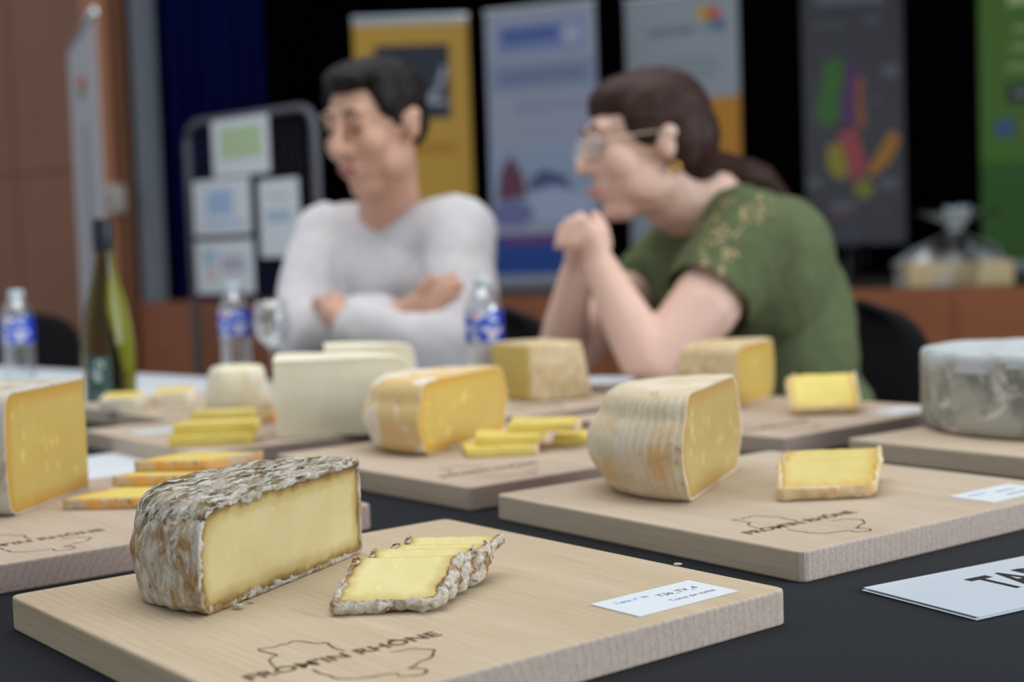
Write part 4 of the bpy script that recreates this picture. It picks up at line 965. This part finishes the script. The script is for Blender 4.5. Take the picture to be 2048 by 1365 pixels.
def face_parts(body, q, k, skin_lip, brow, open_eye=True):
    f0 = lambda pr, nm_, mt: pr.build(nm_, mt, body, 0.0025*k, 2)
    for s in (-1, 1):
        P = Prims(); P.chain([(q(s*0.013, 0.0942, 0.027), 0.0033*k), (q(s*0.030, 0.0936, 0.033), 0.0038*k), (q(s*0.050, 0.0790, 0.028), 0.0026*k)]); f0(P, 'eyebrow', brow)
        bm = bmesh.new(); bmesh.ops.create_uvsphere(bm, u_segments=14, v_segments=10, radius=0.0105*k); o = bmobj('eye', bm, plain('eye_white', S(170, 156, 146), 0.4), body); o.location = q(s*0.031, 0.077, 0.004)
        bm = bmesh.new(); bmesh.ops.create_uvsphere(bm, u_segments=12, v_segments=8, radius=0.0062*k); i_ = bmobj('iris', bm, plain('iris_dark', S(44, 32, 26), 0.3), o); i_.location = q(s*0.030, 0.0830, -0.002)-o.location
    P = Prims(); P.ell(q(0, 0.0925, -0.0685), (0.019*k, 0.019*k, 0.0048*k)); P.ell(q(0, 0.090, -0.0775), (0.016*k, 0.016*k, 0.0052*k)); f0(P, 'lips', skin_lip)
def hand(P, wrist, palm, tips, r, thumb, rt_):
    """palm: centre; tips: list of (knuckle, mid, tip)"""
    P.cap(wrist, r*2.6, palm, r*3.0)
    for kn, md, tp in tips:
        P.cap(palm, r*1.9, kn, r*1.25); P.chain([(kn, r*1.2), (md, r*1.05), (tp, r*0.85)])
    P.chain([(palm, r*1.8), (thumb[0], r*1.35), (thumb[1], r*1.0)])

SK_M = skin_mat('skin_warm', S(206, 158, 134), S(214, 168, 144)); SK_W = skin_mat('skin_fair', S(220, 180, 162), S(228, 190, 172))
LIP_M = plain('lip_tone', S(178, 108, 104), 0.45); LIP_W = plain('lip_tone_pink', S(206, 148, 136), 0.45)
def cloth_mat(name, c1, c2, sc=60):
    m, t, b = nm(name); f = noisef(t, coords(t), sc, 3); t.links.new(ramp(t, f, [(0.3, c1), (0.7, c2)]), b.inputs['Base Color']); b.inputs['Roughness'].default_value = 0.9
    b.inputs['Specular IOR Level'].default_value = 0.15; return m
SWEAT = cloth_mat('sweater_knit', S(212, 208, 210), S(220, 217, 219)); GREEN = cloth_mat('green_jersey', S(88, 98, 68), S(98, 108, 76)); DENIM = cloth_mat('dark_trousers', S(40, 44, 58), S(48, 52, 66))
HAIR_M = cloth_mat('dark_brown_hair', S(20, 16, 15), S(34, 28, 25), 90); HAIR_W = cloth_mat('auburn_hair', S(40, 24, 20), S(62, 38, 31), 60)
for h_ in (HAIR_M, HAIR_W): h_.node_tree.nodes['Principled BSDF'].inputs['Roughness'].default_value = 0.52; h_.node_tree.nodes['Principled BSDF'].inputs['Specular IOR Level'].default_value = 0.2
def folds(sc, amp): return lambda c: amp*noise.fractal(Vector((c.x*sc, c.y*sc, c.z*sc*0.6)), 1.0, 2.0, 3)

# ---- man: pale sweater, arms folded on the table, looking down to the side
F = Vector((-0.68, -0.73, 0)).normalized(); Lf = Vector((-F.y, F.x, 0))      # Lf: his left
hc = pd(752, 246, 2.76); K = 1.07
P = Prims(); q, axm = head(P, hc, (-0.60, -0.78, -0.20), K)
nb = pd(790, 434, 2.86); ch = pd(790, 520, 2.87); be = pd(800, 690, 2.92); pv = Vector((be.x+0.02, be.y+0.03, 0.625))
rs, ls = pd(652, 474, 2.93), pd(916, 464, 2.76); re, le = pd(602, 668, 2.74), pd(926, 700, 2.585)
rw_, lw_ = pd(800, 632, 2.64), pd(705, 655, 2.56)
P.cap(q(0, -0.012, -0.055), 0.056*K, nb-Vector((0, 0, 0.03))+F*0.012, 0.068)
ax = (Lf, F, Vector((0, 0, 1)))
torso = [(nb-Vector((0, 0, 0.115)), (0.150, 0.090, 0.070)), (ch-Vector((0, 0, 0.05)), (0.165, 0.110, 0.105)), (be, (0.150, 0.105, 0.16)), (pv, (0.165, 0.120, 0.12))]
for c_, r_ in torso: P.ell(c_, r_, ax)
P.chain([(rs, 0.062), (re, 0.046), (rw_, 0.032)]); P.chain([(ls, 0.062), (le, 0.046), (lw_, 0.032)])
kn = []
for s in (-1, 1):
    hp = pv+Lf*(0.09*s)+F*0.02; k_ = hp+F*0.42+Vector((0, 0, -0.09)); ft = Vector((k_.x-F.x*0.02, k_.y-F.y*0.02, 0.09)); kn.append((hp, k_, ft))
    P.chain([(hp, 0.085), (k_, 0.058), (ft, 0.045)]); P.cap(ft+Vector((0, 0, -0.045)), 0.042, ft+F*0.15+Vector((0, 0, -0.05)), 0.036)
pm = pd(846, 606, 2.615)
hand(P, rw_, pm, [(pd(872, 572, 2.60), pd(893, 558, 2.60), pd(912, 551, 2.615)), (pd(880, 588, 2.59), pd(903, 575, 2.585), pd(922, 569, 2.60)), (pd(880, 604, 2.585), pd(904, 594, 2.58), pd(924, 590, 2.595)), (pd(874, 620, 2.585), pd(895, 614, 2.58), pd(911, 611, 2.59))], 0.0095, (pd(846, 578, 2.60), pd(862, 556, 2.60)), 0)
pm = pd(668, 628, 2.60)
hand(P, lw_, pm, [(pd(650+i*6, 606+i*9, 2.62), pd(636+i*5, 600+i*10, 2.66), pd(628+i*4, 604+i*10, 2.69)) for i in range(4)], 0.0095, (pd(676, 600, 2.60), pd(664, 588, 2.63)), 0)
man = P.build('person', SK_M, None, 0.0052, 3)
tag(man, 'person with short dark hair in a pale sweater, arms folded on the table', 'person')
face_parts(man, q, K, LIP_M, HAIR_M)
P = Prims()
for c_, r_ in torso[:3]: P.ell(c_, tuple(x+0.016 for x in r_), ax)
P.ell(pv+Vector((0, 0, 0.04)), (0.178, 0.135, 0.11), ax)
P.cap(nb-Vector((0, 0, 0.050))-F*0.030, 0.072, nb-Vector((0, 0, 0.13)), 0.110)
for sh in (rs, ls): P.cap(nb.lerp(sh, 0.35)-Vector((0, 0, 0.035)), 0.070, nb.lerp(sh, 0.75)-Vector((0, 0, 0.008)), 0.074)
P.chain([(nb-Vector((0, 0, 0.075)), 0.085), (rs, 0.076), (rs.lerp(re, 0.5), 0.070), (re, 0.062), (re.lerp(rw_, 0.86), 0.046)])
P.chain([(nb-Vector((0, 0, 0.075)), 0.085), (ls, 0.077), (ls.lerp(le, 0.5), 0.072), (le, 0.064), (le.lerp(lw_, 0.93), 0.050)])
P.build('sweater', SWEAT, man, 0.0075, 16, disp=folds(9, 0.013))
P = Prims(); tor = [nb-F*0.004+Vector((0.074*math.cos(a), 0.074*math.sin(a), -0.022-0.030*(math.cos(a)*F.x+math.sin(a)*F.y))) for a in [2*PI*i/26 for i in range(26)]]
for a, c_ in zip(tor, tor[1:]+tor[:1]): P.cap(a, 0.0085, c_, 0.0085)
P.build('collar', SWEAT, man, 0.004, 2)
P = Prims(); P.ell(pv-Vector((0, 0, 0.02)), (0.180, 0.135, 0.115), ax)
for hp, k_, ft in kn: P.chain([(hp, 0.096), (k_, 0.070), (ft+Vector((0, 0, 0.03)), 0.062)])
P.build('trousers', DENIM, man, 0.012, 3)
P = Prims(); l_, f_, u_ = axm[1], axm[0], axm[2]; A3 = (l_, f_, u_)
E = lambda p_, r_: P.ell(q(*p_), tuple(x*K for x in r_), A3)
E((0, -0.020, 0.040), (0.083, 0.092, 0.078)); E((0, 0.020, 0.088), (0.066, 0.066, 0.030)); E((0.0, 0.060, 0.082), (0.050, 0.030, 0.022)); E((0, -0.055, -0.005), (0.068, 0.050, 0.060))
for s in (-1, 1): E((s*0.062, 0.012, 0.045), (0.018, 0.045, 0.048)); E((s*0.070, 0.018, 0.012), (0.008, 0.012, 0.022))
P.build('hair', HAIR_M, man, 0.0045, 8, disp=lambda c: 0.003*noise.fractal(c*60, 1.0, 2.0, 3))

# ---- woman: green top, chin on clasped hands, seen from her left side
Fw = Vector((-0.80, -0.60, 0)).normalized(); Lw = Vector((-Fw.y, Fw.x, 0))
hc = pd(1286, 284, 2.44); K = 1.03
P = Prims(); q, axw = head(P, hc, (-0.96, -0.26, -0.10), K, (-0.06, 0, 1))
nb = pd(1415, 420, 2.50); ls, rs = pd(1500, 480, 2.40), pd(1395, 470, 2.66)
ch = pd(1478, 560, 2.53); be = pd(1530, 720, 2.58); pv = Vector((be.x+0.02, be.y+0.03, 0.625))
le, re = pd(1302, 738, 2.262), pd(1118, 728, 2.50); lw_, rw_ = pd(1202, 535, 2.33), pd(1152, 548, 2.44)
P.chain([(q(0, -0.015, -0.05), 0.052*K), (pd(1350, 400, 2.47), 0.058), (nb, 0.075)])
E = lambda p_, r_: P.ell(q(*p_), tuple(x*K for x in r_), (axw[1], axw[0], axw[2]))
E((0, 0.02, -0.085), (0.050, 0.055, 0.035))
lean = (pd(1440, 450, 2.52)-be).normalized(); axb = (Lw, Fw, Vector((0, 0, 1))); 
torso = [(pd(1440, 480, 2.53), (0.150, 0.095, 0.085)), (ch, (0.160, 0.130, 0.15)), (be, (0.160, 0.140, 0.17)), (pv, (0.185, 0.150, 0.13))]
for c_, r_ in torso: P.ell(c_, r_, axb)
um = pd(1400, 625, 2.315)
P.chain([(ls, 0.066), (um, 0.060), (le, 0.047), (le.lerp(lw_, 0.4), 0.044), (lw_, 0.029)])
P.chain([(rs, 0.062), (re, 0.046), (re.lerp(rw_, 0.4), 0.042), (rw_, 0.029)])
kn = []
for s in (-1, 1):
    hp = pv+Lw*(0.10*s)+Fw*0.02; k_ = hp+Fw*0.40+Vector((0, 0, -0.09)); ft = Vector((k_.x, k_.y, 0.09)); kn.append((hp, k_, ft))
    P.chain([(hp, 0.095), (k_, 0.062), (ft, 0.045)]); P.cap(ft+Vector((0, 0, -0.045)), 0.040, ft+Fw*0.13+Vector((0, 0, -0.05)), 0.034)
# left (near) hand folded over the right one
pm = pd(1186, 478, 2.335)
hand(P, lw_, pm, [(pd(1166+i*-8, 440+i*15, 2.325), pd(1140-i*6, 444+i*14, 2.325), pd(1122-i*2, 458+i*12, 2.35)) for i in range(4)], 0.0088, (pd(1200, 448, 2.35), pd(1190, 430, 2.37)), 0)
pm = pd(1158, 488, 2.41)
hand(P, rw_, pm, [(pd(1172+i*6, 444+i*13, 2.40), pd(1196+i*5, 446+i*12, 2.37), pd(1212+i*2, 458+i*11, 2.345)) for i in range(4)], 0.0088, (pd(1150, 450, 2.39), pd(1160, 432, 2.38)), 0)
woman = P.build('person', SK_W, None, 0.0050, 3)
tag(woman, 'person with ponytail and glasses in a green top, chin on clasped hands', 'person')
face_parts(woman, q, K, LIP_W, HAIR_W)
P = Prims()
for c_, r_ in torso[1:3]: P.ell(c_, tuple(x+0.013 for x in r_), axb)
P.ell(torso[0][0]-Vector((0, 0, 0.004)), (0.162, 0.104, 0.080), axb); P.ell(pv+Vector((0, 0, 0.06)), (0.198, 0.162, 0.12), axb)
P.ell(pd(1560, 520, 2.56), (0.10, 0.10, 0.12), axb); P.ell(pd(1590, 640, 2.60), (0.11, 0.10, 0.15), axb)
P.chain([(pd(1470, 440, 2.47), 0.070), (ls, 0.084), (ls.lerp(um, 0.55), 0.082), (um.lerp(ls, 0.08), 0.078)])
P.chain([(rs, 0.075), (rs.lerp(re, 0.35), 0.068)])
ah = (um-ls).normalized(); cutp = um-ah*0.030
def shirt_keep(c):
    if (c-um).length < 0.15 and (c-cutp).dot(ah) > 0: 
        t_ = (c-ls).dot(ah); perp = ((c-ls)-ah*t_).length
        if perp < 0.10 and c.y < um.y+0.06: return False
    nk = c-pd(1392, 425, 2.49)
    return True
shirt = P.build('green_top', GREEN, woman, 0.0075, 10, keep=shirt_keep, disp=folds(12, 0.009))
# beige embroidery on the shoulder
bvh = BVHTree.FromPolygons([v.co for v in shirt.data.vertices], [tuple(p_.vertices) for p_ in shirt.data.polygons])
bm = bmesh.new(); rnd = random.Random(3); spots = []
for cx, cy, n_, sp in ((1440, 470, 26, 26), (1490, 430, 22, 26), (1460, 510, 14, 16), (1412, 520, 8, 14), (1408, 545, 7, 12), (1440, 545, 8, 10), (1520, 425, 10, 16), (1450, 410, 10, 16)):
    for k in range(n_): spots.append((cx+rnd.gauss(0, sp*0.6), cy+rnd.gauss(0, sp*0.6)))
for sx_, sy_ in spots:
    d = (FW + (sx_-1024)/FPX*RT - (sy_-682.5)/FPX*UP).normalized(); hit, nn, idx, dist_ = bvh.ray_cast(CAM, d)
    if hit is None: continue
    t1 = nn.cross(Vector((0, 0, 1))).normalized(); t2 = nn.cross(t1); a_ = rnd.random()*PI; r1, r2 = 0.0042, 0.0022
    t1, t2 = t1*math.cos(a_)+t2*math.sin(a_), t2*math.cos(a_)-t1*math.sin(a_)
    top = bm.verts.new(hit+nn*0.0022); ring = [bm.verts.new(hit+nn*0.0004+t1*(r1*math.cos(2*PI*k/7))+t2*(r2*math.sin(2*PI*k/7))) for k in range(7)]
    for k in range(7): bm.faces.new((top, ring[k], ring[(k+1) % 7]))
em = bmobj('embroidery', bm, plain('beige_thread', S(190, 164, 120), 0.6), woman); em['kind'] = 'stuff'; em['label'] = 'beige floral embroidery'
P = Prims(); P.ell(pv-Vector((0, 0, 0.02)), (0.198, 0.160, 0.125), axb)
for hp, k_, ft in kn: P.chain([(hp, 0.105), (k_, 0.074), (ft+Vector((0, 0, 0.03)), 0.062)])
P.build('trousers', DENIM, woman, 0.012, 3)
P = Prims(); A3 = (axw[1], axw[0], axw[2])
E = lambda p_, r_: P.ell(q(*p_), tuple(x*K for x in r_), A3)
E((0, -0.026, 0.040), (0.084, 0.098, 0.083)); E((0, 0.012, 0.066), (0.072, 0.074, 0.050)); E((0, -0.068, 0.000), (0.076, 0.064, 0.078)); E((0, -0.085, -0.042), (0.050, 0.042, 0.045))
for s in (-1, 1): E((s*0.066, 0.000, 0.036), (0.017, 0.056, 0.052)); E((s*0.070, -0.045, 0.0), (0.016, 0.034, 0.058))
P.build('hair', HAIR_W, woman, 0.0045, 14, disp=lambda c: 0.0018*noise.fractal(Vector((c.x*20, c.y*40, c.z*70)), 1.0, 2.0, 3))
P = Prims(); t0 = q(0, -0.115, -0.045)
P.chain([(t0, 0.024), (pd(1465, 345, 2.60), 0.034), (pd(1515, 362, 2.64), 0.036), (pd(1548, 392, 2.67), 0.028), (pd(1566, 432, 2.69), 0.012)])
P.build('ponytail', HAIR_W, woman, 0.005, 3, disp=lambda c: 0.002*noise.fractal(c*60, 1.0, 2.0, 3))
bm = bmesh.new(); tube_bm([t0+(axw[2]*math.cos(a)+axw[1]*math.sin(a))*0.026 for a in [2*PI*i/18 for i in range(18)]], 0.006, 8, bm, True); bmobj('hair_tie', bm, plain('black_elastic', S(16, 16, 18), 0.7), woman)
bm = bmesh.new()
for s in (-1, 1):
    tube_bm([q(s*0.033+0.023*math.cos(a), 0.106-0.010*abs(0.7+0.6*math.cos(a)*1), 0.000+0.019*math.sin(a)) for a in [2*PI*i/22 for i in range(22)]], 0.0013, 6, bm, True)
    tube_bm([q(s*0.057, 0.094, 0.006), q(s*0.078, 0.060, 0.008), q(s*0.086, -0.005, 0.010), q(s*0.085, -0.025, -0.006)], 0.0014, 6, bm)
tube_bm([q(-0.011, 0.102, 0.006), q(0, 0.108, 0.010), q(0.011, 0.102, 0.006)], 0.0013, 6, bm)
gf = bmobj('glasses', bm, plain('thin_gold_wire', S(216, 200, 180), 0.25, 1.0), woman); gf['label'] = 'thin wire-rimmed glasses'
for s in (-1, 1):
    bm = bmesh.new(); bm.faces.new([bm.verts.new(q(s*0.033+0.022*math.cos(a), 0.1055-0.010*abs(0.7+0.6*math.cos(a)), 0.018*math.sin(a))) for a in [2*PI*i/20 for i in range(20)]])
    bmobj('lens', bm, M_CLEAR, gf, False)
ec = q(0.079, -0.018, -0.052); bm = bmesh.new(); tube_bm([ec+Vector((0.008*math.cos(a), 0, 0.010*math.sin(a))) for a in [2*PI*i/18 for i in range(18)]], 0.0028, 8, bm, True)
bmobj('earring', bm, M_GOLD, woman)['label'] = 'gold hoop earring'
